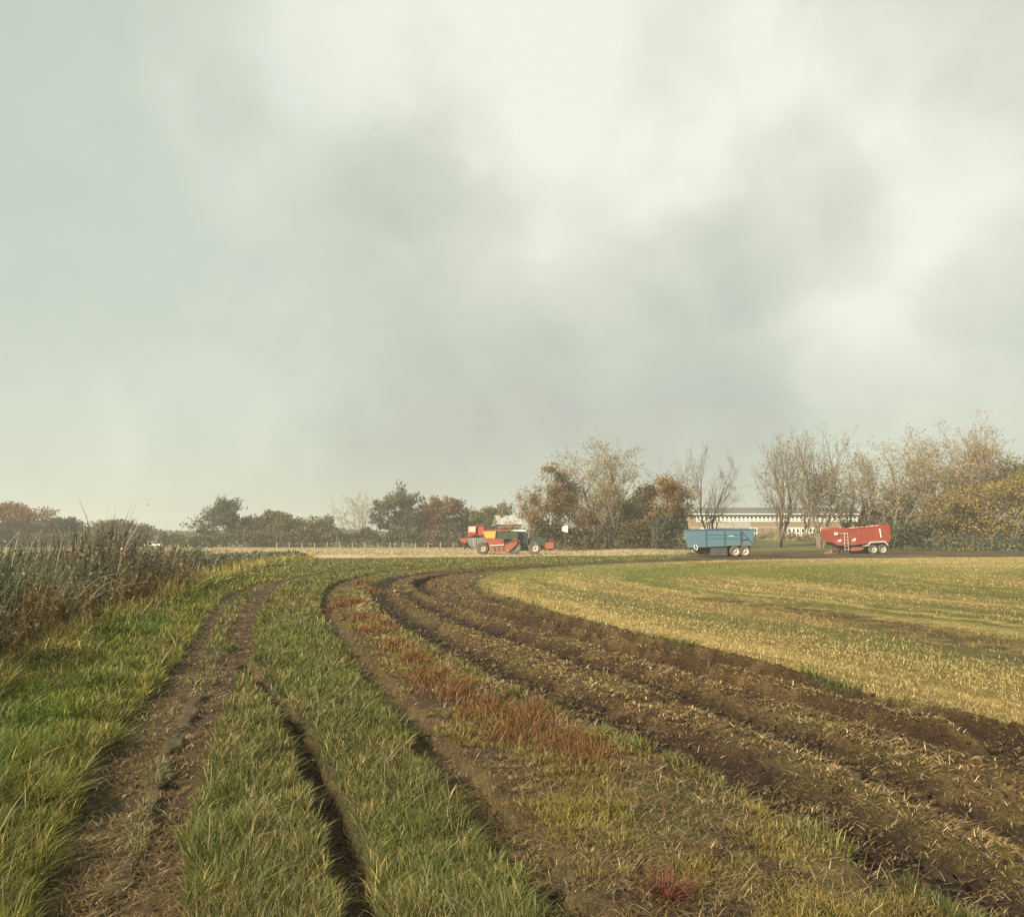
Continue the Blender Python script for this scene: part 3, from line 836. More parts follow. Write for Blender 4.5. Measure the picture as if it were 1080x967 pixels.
tree('broadleaf_tree', 'tall thin dark green tree with gaps in its crown beside the rust tree', 420, 54, 506, 212, 'upright', 20, MAT_BARK_DARK, GGREEN, 5200, .38, .5)
tree('broadleaf_tree', 'reddish brown rounded tree just left of the red harvester', 463, 52, 522, 214, 'round', 21, MAT_BARK, RUST, 5500, .4, .65, skirt=True)
tree('broadleaf_tree', 'yellow olive tree rising behind the red harvester', 510, 56, 526, 218, 'round', 22, MAT_BARK, [(0.196, 0.158, 0.060, 3), (0.154, 0.132, 0.060, 3), (0.112, 0.106, 0.048, 2)], 5500, .42, .7, skirt=True)
tree('broadleaf_tree', 'orange brown autumn tree with dark bare twigs directly behind the tractor', 582, 68, 488, 142, 'spread', 23, MAT_BARK_DARK, ORANGE[:2] + BROWN + YELLOW[1:2], 5200, .22, .5)
tree('bare_tree', 'tall pale yellowish leafless tree with a fan of upright branches', 634, 84, 458, 140, 'upright', 24, MAT_BARK, [(0.336, 0.264, 0.108, 3), (0.266, 0.224, 0.090, 2)], 2070, .23, .5, rmin=.015)
tree('broadleaf_tree', 'dark olive bushy tree between the pale bare tree and the orange tree', 672, 46, 508, 138, 'round', 25, MAT_BARK_DARK, [(0.126, 0.106, 0.048, 3), (0.084, 0.073, 0.038, 3), (0.182, 0.119, 0.054, 2)], 4200, .24, .5, skirt=True)
tree('broadleaf_tree', 'bright orange leaved tree left of the blue trailer', 708, 50, 497, 136, 'round', 26, MAT_BARK_DARK, ORANGE, 4000, .22, .45)
tree('bare_tree', 'dark twiggy leafless tree rising behind the orange leaved tree', 712, 50, 482, 145, 'spread', 27, MAT_BARK_DARK, rmin=.013)
tree('bare_tree', 'dark leafless tree leaning right above the blue trailer', 752, 52, 470, 143, 'spread', 53, MAT_BARK_DARK, rmin=.013)
tree('bare_tree', 'leafless many stemmed tree between the blue and red trailers', 823, 46, 456, 150, 'upright', 29, MAT_BARK, [(0.224, 0.172, 0.084, 1)], 690, .23, .5, rmin=.013)
b2 = tree('bare_tree', 'tall leafless tree with a dark ivy clump left above the red trailer', 866, 56, 446, 149, 'upright', 30, MAT_BARK, [(0.266, 0.205, 0.096, 1)], 690, .23, .5, rmin=.013)
tree('bare_tree', 'shorter slender leafless tree behind the front of the red trailer', 897, 38, 484, 158, 'spread', 31, MAT_BARK, [(0.280, 0.211, 0.096, 1)], 1242, .23, .5, rmin=.013)
tree('bare_tree', 'forked spreading leafless tree with yellowish twigs behind the red trailer tail', 938, 76, 455, 152, 'spread', 32, MAT_BARK, [(0.336, 0.264, 0.108, 3), (0.280, 0.211, 0.096, 2)], 2346, .23, .6, rmin=.013)
tree('bare_tree', 'tallest leafless tree of all with orange tinted twigs at the right', 1006, 88, 436, 150, 'upright', 33, MAT_BARK, [(0.350, 0.224, 0.096, 3), (0.308, 0.224, 0.108, 2)], 3035, .23, .6, rmin=.013)
tree('broadleaf_tree', 'dense yellow brown leafy tree at the right edge of the photo', 1062, 120, 469, 138, 'spread', 34, MAT_BARK_DARK, YELLOW, 7500, .24, .6, skirt=True)
tree('broadleaf_tree', 'low golden brown tree in front of the tallest leafless tree', 1012, 66, 508, 140, 'round', 35, MAT_BARK_DARK, [(0.308, 0.211, 0.066, 3), (0.210, 0.158, 0.060, 3), (0.140, 0.112, 0.054, 2)], 3800, .24, .5, skirt=True)
tree('bare_tree', 'twiggy leafless tree behind the gap between the pale and orange trees', 656, 54, 478, 150, 'spread', 36, MAT_BARK, [(.26, .19, .09, 3), (.2, .14, .07, 2)], 1655, .23, .5, rmin=.014)
tree('broadleaf_tree', 'low tan twiggy tree at the left end of the central clump behind the tractor', 556, 44, 508, 150, 'round', 37, MAT_BARK, [(.24, .15, .07, 3), (.19, .14, .07, 3)], 1900, .2, .45)
tree('broadleaf_tree', 'rusty orange tree with dark base just left of the dark blue green shrub', 688, 46, 503, 141, 'round', 38, MAT_BARK_DARK, ORANGE[:2] + BROWN, 3600, .22, .45, skirt=True)
tree('bare_tree', 'faint tan leafless tree standing farther back between the two trailers', 850, 44, 470, 172, 'spread', 39, MAT_BARK, rmin=.014)
tree('bare_tree', 'broad olive tinted leafless tree farther back above the red trailer', 918, 62, 470, 170, 'spread', 40, MAT_BARK, [(.25, .2, .09, 3), (.19, .16, .08, 2)], 2070, .23, .6, rmin=.015)
tree('bare_tree', 'wide leafless tree filling the gap left of the tallest leafless tree', 968, 72, 452, 165, 'spread', 41, MAT_BARK, [(.27, .21, .1, 3), (.2, .16, .08, 2)], 3035, .23, .6, rmin=.015)
tree('bare_tree', 'leafless tree showing above the yellow brown leafy tree at the right', 1036, 60, 455, 160, 'upright', 42, MAT_BARK, [(.25, .18, .085, 1)], 1242, .23, .6, rmin=.015)
tree('broadleaf_tree', 'rust and tan tree filling the gap left of the tall pale leafless tree', 606, 56, 500, 152, 'round', 43, MAT_BARK_DARK, BROWN + ORANGE[:1], 3800, .22, .5, skirt=True)
tree('broadleaf_tree', 'tan olive tree low behind the pale leafless tree', 646, 58, 506, 154, 'round', 44, MAT_BARK, [(.2, .16, .075, 3), (.15, .125, .06, 3)], 3400, .22, .5, skirt=True)
tree('broadleaf_tree', 'tall olive brown leafy tree cut off by the right edge of the photo', 1076, 90, 472, 148, 'round', 45, MAT_BARK_DARK, [(.2, .16, .06, 3), (.15, .125, .055, 3), (.11, .1, .05, 2)], 7000, .24, .6, skirt=True)
tree('broadleaf_tree', 'olive brown tree between the red trailer and the golden brown tree', 952, 60, 506, 158, 'round', 46, MAT_BARK_DARK, [(.17, .14, .065, 3), (.13, .11, .055, 3)], 3600, .22, .5, skirt=True)
# ivy on the second bare tree
rs = np.random.default_rng(77)
c = rs.normal(0, 1, (1500, 3)) * np.array([1.6, 1.0, 2.6]) + np.array([.6, -.3, 10.2])
link('ivy', leaf_mesh('ivy', c, .2 * rs.uniform(.6, 1.4, 1500), pick(1500, [(.07, .075, .03), (.05, .055, .025), (.1, .09, .04)], [2, 2, 1])), b2)

def hedge(name, label, px0, px1, top, D, cols, seed, density, lsize=.3, depth=3.0, gap=.0, cat='hedge', D1=None, dip=.35):
    """a row of bushes: stems plus a loose leaf mass of uneven height"""
    rs = np.random.default_rng(seed)
    D1 = D1 or D
    x0, x1 = at(px0, D), at(px1, D1)
    L = x1 - x0
    Hm = height_at(top, D)
    t = rs.uniform(0, 1, density)
    X = x0 + L * t; Y = D + (D1 - D) * t
    prof = (1 - dip) + dip * 2 * (fbm(X * .35 + seed, X * 0, seed, 3) - .25)
    endf = np.minimum(1, np.minimum(t, 1 - t) * abs(L) / 1.2) ** .5
    Hh = Hm * prof * endf
    z = Hh * np.sqrt(rs.uniform(0, 1, density)) * rs.uniform(.75, 1.05, density)
    wid = depth * .5 * (1 - .5 * (z / Hm).clip(0, 1))
    yy = Y + rs.normal(0, .5, density) * wid
    zg = terrain(X, yy)[0]
    den = fbm(X * .9 + 31, z * .9 + yy * .3, seed + 3, 3)
    k = den > .32 + gap
    xm, ym = (x0 + x1) / 2, (D + D1) / 2
    zm = float(zg.mean())
    o = empty(name, (xm, ym, zm), label, cat)
    C = np.array([c_[:3] for c_ in cols]); w = np.array([c_[3] for c_ in cols], float)
    tint = vnoise(X * .4 + seed, z * .3, seed + 9)
    idx = np.searchsorted(np.cumsum(w / w.sum()), np.clip(tint * .7 + rs.uniform(-.2, .5, density), 0, .999))
    cc = C[np.clip(idx, 0, len(C) - 1)] * rs.uniform(.7, 1.3, (density, 1))
    P = np.stack([X - xm, yy - ym, z + zg - zm], 1)
    link('foliage', leaf_mesh('foliage', P[k], lsize * rs.uniform(.6, 1.4, k.sum()), cc[k]), o)
    S = []
    ns = max(6, int(abs(L) * 1.6))
    for i in range(ns):
        u = rs.uniform(0, 1); bx = x0 + L * u - xm; by = D + (D1 - D) * u - ym + rs.normal(0, depth * .2)
        hh = Hm * rs.uniform(.6, 1.05); bz = float(terrain(np.array([bx + xm]), np.array([by + ym]))[0][0]) - zm - .1
        p = np.array([bx, by, bz]); d = np.array([rs.normal(0, .25), rs.normal(0, .25), 1.0]); rr = .05
        for j in range(4):
            q = p + d * hh / 4; S.append((p, q, rr, rr * .75)); p = q; rr *= .75
            d = d + rs.normal(0, .22, 3) * np.array([1, 1, .3])
            for _ in range(2):
                e = d + rs.normal(0, .6, 3); S.append((p, p + e * hh * .16, rr * .6, .015))
    tag(link('stems', segs_mesh('stems', S, MAT_BARK, 3), o), kind='stuff')
    return o

HB = [(0.126, 0.099, 0.054, 3), (0.168, 0.119, 0.060, 2), (0.105, 0.106, 0.050, 3), (0.210, 0.145, 0.066, 1)]
HD = [(0.077, 0.079, 0.042, 3), (0.105, 0.092, 0.050, 3), (0.140, 0.112, 0.058, 2)]
HBG = [(0.070, 0.086, 0.060, 3), (0.091, 0.099, 0.066, 3), (0.126, 0.112, 0.066, 1)]
hedge('hedge', 'low grey green hedge line behind the reeds at the far left', -30, 160, 560, 208, HD, 51, 6000, .42, 4)
hedge('hedge', 'low bushy hedge between the white car and the lone oak', 166, 224, 561, 205, [(0.098, 0.112, 0.048, 3), (0.126, 0.119, 0.054, 2), (0.168, 0.119, 0.060, 2)], 52, 3000, .4, 4)
hedge('hedge', 'brownish bare hedge at the foot of the olive trees', 222, 330, 557, 206, HB, 53, 5500, .36, 4, .05)
hedge('hedge', 'dark hedge running behind the row of fence posts', 326, 500, 556, 207, HD + [(0.210, 0.132, 0.054, 1)], 54, 8000, .4, 4)
hedge('hedge', 'dense undergrowth behind the harvester and tractor', 490, 566, 553, 160, HD, 55, 5500, .32, 4)
hedge('hedge', 'dark scrub at the foot of the orange and pale trees', 560, 690, 545, 139, [(0.098, 0.082, 0.043, 3), (0.140, 0.106, 0.054, 2), (0.070, 0.059, 0.036, 3), (0.168, 0.145, 0.060, 1)], 56, 8500, .24, 4, .03)
hedge('shrub', 'dark blue green shrub left of the blue trailer', 688, 728, 538, 134, HBG, 57, 3800, .24, 4, cat='shrub', dip=.2)
hedge('hedge', 'ragged brown scrub below the leafless trees behind the red trailer', 884, 936, 548, 152, HB, 58, 3200, .26, 3, .05)
hedge('shrub', 'rounded rust brown shrub above the tail of the red trailer', 906, 944, 530, 156, BROWN, 59, 2600, .26, 4, cat='shrub', dip=.15)
hedge('hedge', 'thick dark hedge right of the red trailer behind the green fence', 930, 1110, 546, 141, HD + [(0.196, 0.152, 0.060, 2)], 60, 11000, .26, 5, .02)
hedge('hedge', 'straw coloured rough growth in front of the school building', 735, 900, 569, 166, [(0.308, 0.238, 0.090, 3), (0.182, 0.172, 0.054, 2), (0.238, 0.158, 0.066, 2)], 61, 3600, .24, 5, .12)

def far_woods():
    rs = np.random.default_rng(91)
    n = 30000
    a = np.radians(rs.uniform(-60, 60, n)); r = rs.uniform(430, 480, n)
    H = 3.5 + 7.5 * fbm(a * 28, a * 0, 501, 4)
    z = H * np.sqrt(rs.uniform(0, 1, n))
    cc = pick(n, [(.09, .085, .045), (.07, .075, .045), (.12, .085, .045)], [3, 3, 1])
    P = np.stack([r * np.sin(a), r * np.cos(a), z], 1)
    tag(link('far_woods', leaf_mesh('far_woods', P, rs.uniform(.6, 1.4, n), cc)), kind='stuff')
far_woods()

# ------------------------------------------------------------------ plain materials
M_RED = paint('red_paint', (.27, .046, .03), (.3, .14, .09), .5)
M_REDD = paint('rusty_red_paint', (.36, .07, .045), (.16, .09, .06), .6)
M_ORANGE = paint('orange_red_paint', (.29, .06, .03), (.3, .16, .1), .6)
M_BLUE = paint('blue_paint', (.085, .175, .24), (.15, .17, .165), .6)
M_BLUED = paint('dark_blue_paint', (.05, .13, .2), (.1, .12, .13), .5)
M_STEEL = paint('dark_steel', (.05, .055, .055), (.10, .085, .07), .6)
M_TYRE = paint('dusty_tyre', (.035, .034, .033), (.16, .125, .095), .9, .85)
M_RIM = paint('pale_rim', (.46, .43, .37), (.35, .29, .22), .5)
M_GALV = paint('galvanised_metal', (.55, .53, .48), (.3, .26, .2), .5, .5)
M_YELLOW = paint('yellow_paint', (.46, .36, .06), (.35, .26, .1), .4)
M_WHITE = paint('white_paint', (.78, .78, .75), (.45, .42, .36), .35, splash=0)
M_CREAM = paint('faded_pink_panel', (.62, .47, .36), (.4, .3, .22), .5)
M_GREEN = paint('dark_green_paint', (.035, .065, .045), (.09, .085, .06), .6)
M_GREY = paint('grey_metal', (.17, .18, .18), (.14, .12, .1), .5)
M_GLASS = glass_material()
M_BRICK = brick_material()
M_ROOF = paint('grey_roof', (.15, .15, .148), (.11, .11, .105), .6, .7, splash=0)
M_PALEROOF = paint('pale_roof', (.36, .36, .33), (.25, .25, .22), .6, .7, splash=0)
M_POST = paint('weathered_post', (.42, .37, .29), (.22, .18, .13), .6, .9, splash=0)
M_FENCE = paint('dark_teal_fence', (.03, .075, .075), (.06, .07, .06), .4, splash=0)
M_RUBBER = paint('black_rubber', (.03, .03, .03), (.08, .07, .06), .5, .8)

def wheel(parent, x, y, r, w, rim=M_RIM, hub=M_GALV, side=-1, rimr=.6):
    t = MB().lathe([(r * rimr, -w / 2), (r * .86, -w / 2), (r * .97, -w * .42), (r, -w * .25), (r, w * .25), (r * .97, w * .42), (r * .86, w / 2), (r * rimr, w / 2), (r * rimr, -w / 2)], (x, y, r), 32)
    for k in range(18):                     # lugs
        a = 2 * math.pi * k / 18
        p = (x + r * math.cos(a), y - w * .4, r + r * math.sin(a)); q = (x + r * math.cos(a + .13), y + w * .4, r + r * math.sin(a + .13))
        t.tube(p, q, r * .045, n=5)
    wh = t.build('wheel', M_TYRE, parent, smooth=False)
    s = side
    MB().lathe([(r * rimr * 1.02, s * w * .46), (r * rimr * .88, s * w * .40), (r * rimr * .8, s * w * .2), (r * .22, s * w * .12), (r * .2, s * w * .3), (.001, s * w * .3)], (x, y, r), 24).build('rim', rim, wh, smooth=True)
    return wh

# ------------------------------------------------------------------ blue trailer
def blue_trailer():
    D = 87.5; k = 7.714 * F / D
    X0 = at(700 + 450 / 7.714, D)
    o = empty('farm_trailer', (X0, D, .0), 'blue high sided farm trailer with twin axles parked on the mud', 'trailer')
    P = lambda a, b: ((a - 450) / k, (436 - b) / k)
    W = 1.2
    body = MB().prism([P(185, 228), P(710, 221), P(706, 300), P(694, 348), P(500, 352), P(330, 362), P(212, 366)], -W, W)
    b = body.build('body', M_BLUE, o, .02)
    ribs = MB()
    for a in (322, 470, 597):
        x, zt = P(a, 226); _, zb = P(a, 354); ribs.box(x - .05, x + .05, -W - .07, -W - .001, zb, zt - .05); ribs.box(x - .05, x + .05, W + .001, W + .07, zb, zt - .05)
    ribs.build_each('rib', M_BLUED, b, .01)
    rail = MB()
    xa, z = P(183, 228); xb, z2 = P(713, 222)
    for s in (-1, 1): rail.prism([(xa, z), (xb, z2), (xb, z2 + .1), (xa, z + .1)], s * W - .06, s * W + .06)
    rail.box(xa - .04, xa + .06, -W + .062, W - .062, z, z + .1); rail.box(xb - .06, xb + .04, -W + .062, W - .062, z2, z2 + .1)
    rail.build('top_rail', M_BLUED, o, .01)
    # stiffening strips pressed in the side sheet
    st = MB()
    for zz in (262, 292):
        x1, z1 = P(335, zz); x2, _ = P(590, zz); st.box(x1, x2, -W - .035, -W - .002, z1 - .03, z1 + .03); st.box(x1, x2, W + .002, W + .035, z1 - .03, z1 + .03)
    st.build_each('side_strip', M_BLUED, b)
    m = MB(); x1, z1 = P(505, 272); x2, _ = P(548, 262); m.box(x1, x2, -W - .012, -W - .003, z1 - .05, z1 + .05); m.build_each('decal', M_GALV, b)
    # tailgate brace
    br = MB()
    for (a, c) in (((606, 236), (690, 330)), ((606, 236), (606, 330)), ((606, 300), (660, 300))):
        p, q = P(*a), P(*c)
        for s in (-1, 1): br.tube((p[0], s * (W + .05), p[1]), (q[0], s * (W + .05), q[1]), .045, n=6)
    br.build_each('tailgate_brace', M_STEEL, o)
    ch = MB().prism([P(250, 366), P(690, 352), P(690, 372), P(500, 405), P(360, 425), P(250, 400)], -.45, .45)
    ch.build('chassis', M_STEEL, o, .02)
    tool = MB().prism([P(360, 360), P(495, 356), P(495, 428), P(362, 430)], -W + .15, -.5)
    tool.build('side_skirt', M_STEEL, o, .02)
    dr = MB(); p = P(215, 412); q = P(352, 412)
    dr.tube((q[0], .45, q[1]), (p[0], 0, p[1]), .09); dr.tube((q[0], -.45, q[1]), (p[0], 0, p[1]), .09); dr.tube((p[0], 0, p[1]), (p[0] - .35, 0, p[1] - .02), .07)
    dr.build('drawbar', M_STEEL, o)
    j = MB(); p = P(212, 425); j.tube((p[0], -.25, 0), (p[0], -.25, .75), .05); j.box(p[0] - .14, p[0] + .14, -.39, -.11, 0, .03); j.build('jack_stand', M_STEEL, o)
    h = MB(); pts = [P(226, 345), P(232, 376), P(248, 384), P(256, 360), P(240, 340)]
    for a, c in zip(pts, pts[1:]): h.tube((a[0], -W - .05, a[1]), (c[0], -W - .05, c[1]), .045, n=6)
    h.build('hose', M_WHITE, o)
    ax = MB()
    for cx in (555, 632):
        x, _ = P(cx, 0); ax.tube((x, -1.05, .57), (x, 1.05, .57), .08)
    ax.build_each('axle', M_STEEL, o)
    for cx in (555, 632):
        x, _ = P(cx, 0)
        wheel(o, x, -1.05, .565, .42, side=-1, rimr=.68); wheel(o, x, 1.05, .565, .42, side=1, rimr=.68)
    l = MB(); x, z = P(698, 330); l.box(x - .02, x + .1, -W + .1, -W + .4, z - .1, z + .05); l.box(x - .02, x + .1, W - .4, W - .1, z - .1, z + .05); l.build_each('tail_light', M_REDD, o)
blue_trailer()

# ------------------------------------------------------------------ red trailer
def red_trailer():
    D = 104.5; k = 13.5 * F / D * 1.045
    X0 = at(860 + 570 / 13.5, D)
    o = empty('farm_trailer', (X0, D, 0), 'red curved side farm trailer with pale mudguards and ladder', 'trailer')
    P = lambda a, b: ((a - 570) / k, (591 - b) / k)
    W = 1.22
    b = MB().prism([P(112, 240), P(420, 226), P(640, 206), P(835, 194), P(872, 163), P(1028, 161), P(1030, 330), P(1012, 418), P(700, 440), P(430, 470), P(250, 470), P(160, 420)], -W, W).build('body', M_RED, o, .03)
    f = MB(); 
    f.prism([P(112, 240), P(118, 214), P(160, 203), P(230, 200), P(292, 205), P(292, 232)], -W + .05, W - .05)
    f.build('headboard', M_REDD, o, .02)
    tr = MB()
    for s in (-1, 1):
        for a, c in (((410, 227), (640, 206)), ((640, 206), (835, 194))):
            p, q = P(*a), P(*c); tr.tube((p[0], s * W, p[1] + .03), (q[0], s * W, q[1] + .03), .06, n=6)
    tr.build_each('top_rail', M_REDD, o)
    mk = MB()
    for a in (440, 470, 500, 545, 615, 690, 735, 770, 830):
        p = P(a, 0); zz = P(0, 226 - (a - 410) * .082)[1]; mk.box(p[0] - .09, p[0] + .09, -W - .05, -W + .05, zz + .05, zz + .16)
    mk.build_each('sheet_hook', M_GALV, o)
    rb = MB()
    for a in (575, 855):
        p, zt = P(a, 205); _, zb = P(a, 440)
        for s in (-1, 1): rb.box(p - .04, p + .04, min(s * W + s * .002, s * (W + .05)), max(s * W + s * .002, s * (W + .05)), zb + .05, zt - .05)
    rb.build_each('rib', M_REDD, b, .01)
    mp = MB()
    p, q = P(868, 222), P(886, 352); mp.prism([(p[0] - .05, p[1]), (p[0] + .1, p[1]), (q[0] + .08, q[1]), (q[0] - .03, q[1])], -W - .03, -W - .004); mp.build('marker_strip', M_WHITE, b)
    lg = MB()
    for (a, c) in (((238, 412), (306, 378)), ((450, 402), (516, 362))):
        p, q = P(*a), P(*c); lg.prism([(p[0], p[1]), (q[0] - .05, p[1] + .02), (q[0], q[1]), (q[0] - .2, q[1] - .02), (p[0] + .22, p[1] + .18)], -W - .022, -W - .004)
    lg.build_each('decal', M_WHITE, b)
    la = MB()
    for a in (348, 398):
        p = P(a, 285); q = P(a, 545); la.tube((p[0], -W - .12, p[1]), (q[0], -W - .12, q[1]), .035, n=6)
    for zz in (300, 345, 390, 435, 480, 525):
        p = P(348, zz); q = P(398, zz); la.tube((p[0], -W - .12, p[1]), (q[0], -W - .12, q[1]), .028, n=6)
    for zz in (300, 440):
        for a in (348, 398):
            p = P(a, zz); la.tube((p[0], -W - .12, p[1]), (p[0], -W + .02, p[1]), .028, n=6)
    p = P(210, 295); q = P(400, 295); la.tube((p[0], -W - .12, p[1]), (q[0], -W - .12, q[1]), .04, n=6)
    la.build('ladder', M_GALV, o)
    bx = MB(); p = P(205, 322); q = P(250, 275); bx.box(p[0], q[0], -W - .16, -W - .003, p[1], q[1]); bx.build('control_box', M_GALV, o, .01)
    ch = MB().prism([P(250, 472), P(700, 446), P(1000, 424), P(1000, 462), P(660, 500), P(300, 530)], -.5, .5); ch.build('chassis', M_STEEL, o, .02)
    tk = MB().prism([P(412, 540), P(430, 508), P(480, 492), P(600, 488), P(642, 500), P(630, 528), P(560, 546), P(470, 552)], -W + .1, -.55); tk.build('side_tank', M_RED, o, .03)
    sk = MB().prism([P(330, 540), P(700, 520), P(700, 585), P(400, 588), P(335, 585)], -.4, .4); sk.build('undercarriage', M_STEEL, o, .02)
    dr = MB()
    p, q, e = P(300, 500), P(170, 590), P(112, 600)
    for s in (-1, 1): dr.tube((p[0], s * .5, p[1]), (q[0], s * .1, q[1] + .12), .1)
    dr.prism([P(112, 575), P(160, 560), P(250, 545), P(300, 560), P(230, 590), P(120, 608)], -.22, .22)
    dr.build('drawbar', M_ORANGE, o, .0)
    j = MB(); p = P(205, 0); j.tube((p[0], -.3, 0), (p[0], -.3, 1.0), .055); j.box(p[0] - .15, p[0] + .15, -.45, -.15, 0, .03); j.build('jack_stand', M_STEEL, o)
    fr = MB(); 
    for a, c in (((190, 440), (215, 540)), ((240, 470), (265, 545))):
        p, q = P(*a), P(*c); fr.tube((p[0], -.7, p[1]), (q[0], -.5, q[1]), .07, n=6)
    fr.build_each('front_strut', M_STEEL, o)
    prof = [P(625, 470), P(690, 458), P(722, 412), P(940, 400), P(992, 462), P(978, 466), P(932, 420), P(730, 432), P(700, 474), P(628, 480)]
    for s in (-1, 1):
        MB().prism(prof, min(s * .78, s * 1.28), max(s * .78, s * 1.28)).build('mudguard', M_GALV, o)
    ax = MB()
    for cx in (770, 906):
        x, _ = P(cx, 0); ax.tube((x, -1.05, .6), (x, 1.05, .6), .08)
    ax.build_each('axle', M_STEEL, o)
    for cx in (770, 906):
        x, _ = P(cx, 0)
        wheel(o, x, -1.04, .59, .45, side=-1, rimr=.66); wheel(o, x, 1.04, .59, .45, side=1, rimr=.66)
red_trailer()

# ------------------------------------------------------------------ potato harvester and tractor
HK = 7.714 * F / 101.5
def harvester():
    D = 101.5; k = HK
    X0 = at(470 + 340 / 7.714, D)
    o = empty('potato_harvester', (X0, D, 0), 'red trailed harvester with a yellow hopper panel on the pale bare ground', 'harvester')
    P = lambda a, b: ((a - 340) / k, (419 - b) / k)
    W = 1.3
    MB().prism([P(362, 400), P(350, 335), P(312, 296), P(300, 268), P(420, 300), P(480, 342), P(560, 290), P(584, 292), P(582, 335), P(512, 400)], -W, -W + .5).build('main_frame', M_ORANGE, o, .02)
    MB().prism([P(330, 390), P(330, 300), P(420, 300), P(560, 300), P(560, 340), P(500, 390)], -W + .52, W).build('elevator_web', M_STEEL, o, .02)
    MB().prism([P(376, 292), P(470, 296), P(478, 340), P(392, 342)], -W - .06, -W - .003).build('side_panel', M_REDD, o)
    MB().prism([P(303, 238), P(411, 235), P(404, 292), P(330, 292)], -W - .03, W).build('hopper', M_YELLOW, o, .02)
    MB().prism([P(413, 240), P(590, 232), P(588, 288), P(500, 300), P(408, 290)], -W + .1, W - .1).build('sorting_table', M_GREEN, o, .02)
    MB().prism([P(300, 226), P(420, 226), P(520, 222), P(520, 234), P(300, 238)], -W, W).build('top_beam', M_REDD, o, .01)
    c = MB().prism([P(186, 196), P(250, 192), P(252, 262), P(184, 288)], -W, W).build('side_bunker', M_RED, o, .02)
    MB().prism([P(192, 198), P(250, 196), P(246, 244), P(190, 240)], -W - .03, -W - .003).build('panel', M_CREAM, c)
    MB().prism([P(254, 200), P(312, 192), P(306, 268), P(256, 272)], -W + .2, W - .1).build('discharge_conveyor', M_REDD, o, .02)
    MB().prism([P(184, 288), P(330, 284), P(340, 330), P(300, 340), P(250, 372), P(192, 350)], -W + .05, W).build('cleaning_unit', M_GREY, o, .03)
    MB().prism([P(112, 292), P(188, 286), P(192, 312), P(160, 330), P(124, 314)], -W + .3, W - .3).build('tail_conveyor', M_ORANGE, o, .02)
    t = MB(); p, q = P(366, 350), P(474, 344); t.tube((p[0], -W - .1, p[1]), (q[0], -W - .1, q[1]), .05); t.build('hydraulic_pipe', M_WHITE, o)
    r = MB()
    for a in (256, 310, 430, 520):
        p, q = P(a, 236), P(a, 170 if a < 320 else 205); r.tube((p[0], -W + .15, p[1]), (q[0], -W + .15, q[1]), .035, n=6)
    p, q = P(256, 186), P(310, 180); r.tube((p[0], -W + .15, p[1]), (q[0], -W + .15, q[1]), .035, n=6)
    p, q = P(430, 206), P(520, 206); r.tube((p[0], -W + .15, p[1]), (q[0], -W + .15, q[1]), .035, n=6)
    r.build_each('guard_rail', M_REDD, o)
    for a in (395, 430, 465):
        p, q = P(a, 362), P(a + 5, 392); MB().box(p[0], q[0] + .12, -W - .04, -W - .003, q[1], p[1]).build('chain_guard', M_STEEL, o)
    for i in range(6):
        p = P(488 + i * 16, 336 - i * 7); MB().tube((p[0], -W - .05, p[1]), (p[0], -W + .6, p[1]), .075, n=10).build('roller', M_STEEL, o)
    h = MB(); pts = [P(420, 296), P(452, 318), P(500, 322), P(560, 306), P(600, 330)]
    for a, c in zip(pts, pts[1:]): h.tube((a[0], -W - .08, a[1]), (c[0], -W - .08, c[1]), .03, n=6)
    h.build('hydraulic_hose', M_RUBBER, o)
    ld = MB()
    for a in (232, 246): p, q = P(a, 290), P(a, 380); ld.tube((p[0], -W - .02, p[1]), (q[0], -W - .02, q[1]), .03, n=6)
    for b_ in (305, 325, 345, 365): p, q = P(232, b_), P(246, b_); ld.tube((p[0], -W - .02, p[1]), (q[0], -W - .02, q[1]), .025, n=6)
    ld.build('ladder', M_GALV, o)
    d = MB(); p, q = P(505, 385), P(600, 372); d.tube((p[0], -.4, p[1]), (q[0], 0, q[1]), .09); d.tube((p[0], .4, p[1]), (q[0], 0, q[1]), .09); d.build('drawbar', M_STEEL, o)
    x = P(303, 0)[0]
    ax = MB().tube((x, -1.05, .7), (x, 1.05, .7), .1); ax.build_each('axle', M_STEEL, o)
    wheel(o, x, -1.2, .74, .5, side=-1, rimr=.5); wheel(o, x, 1.2, .74, .5, side=1, rimr=.5)
harvester()

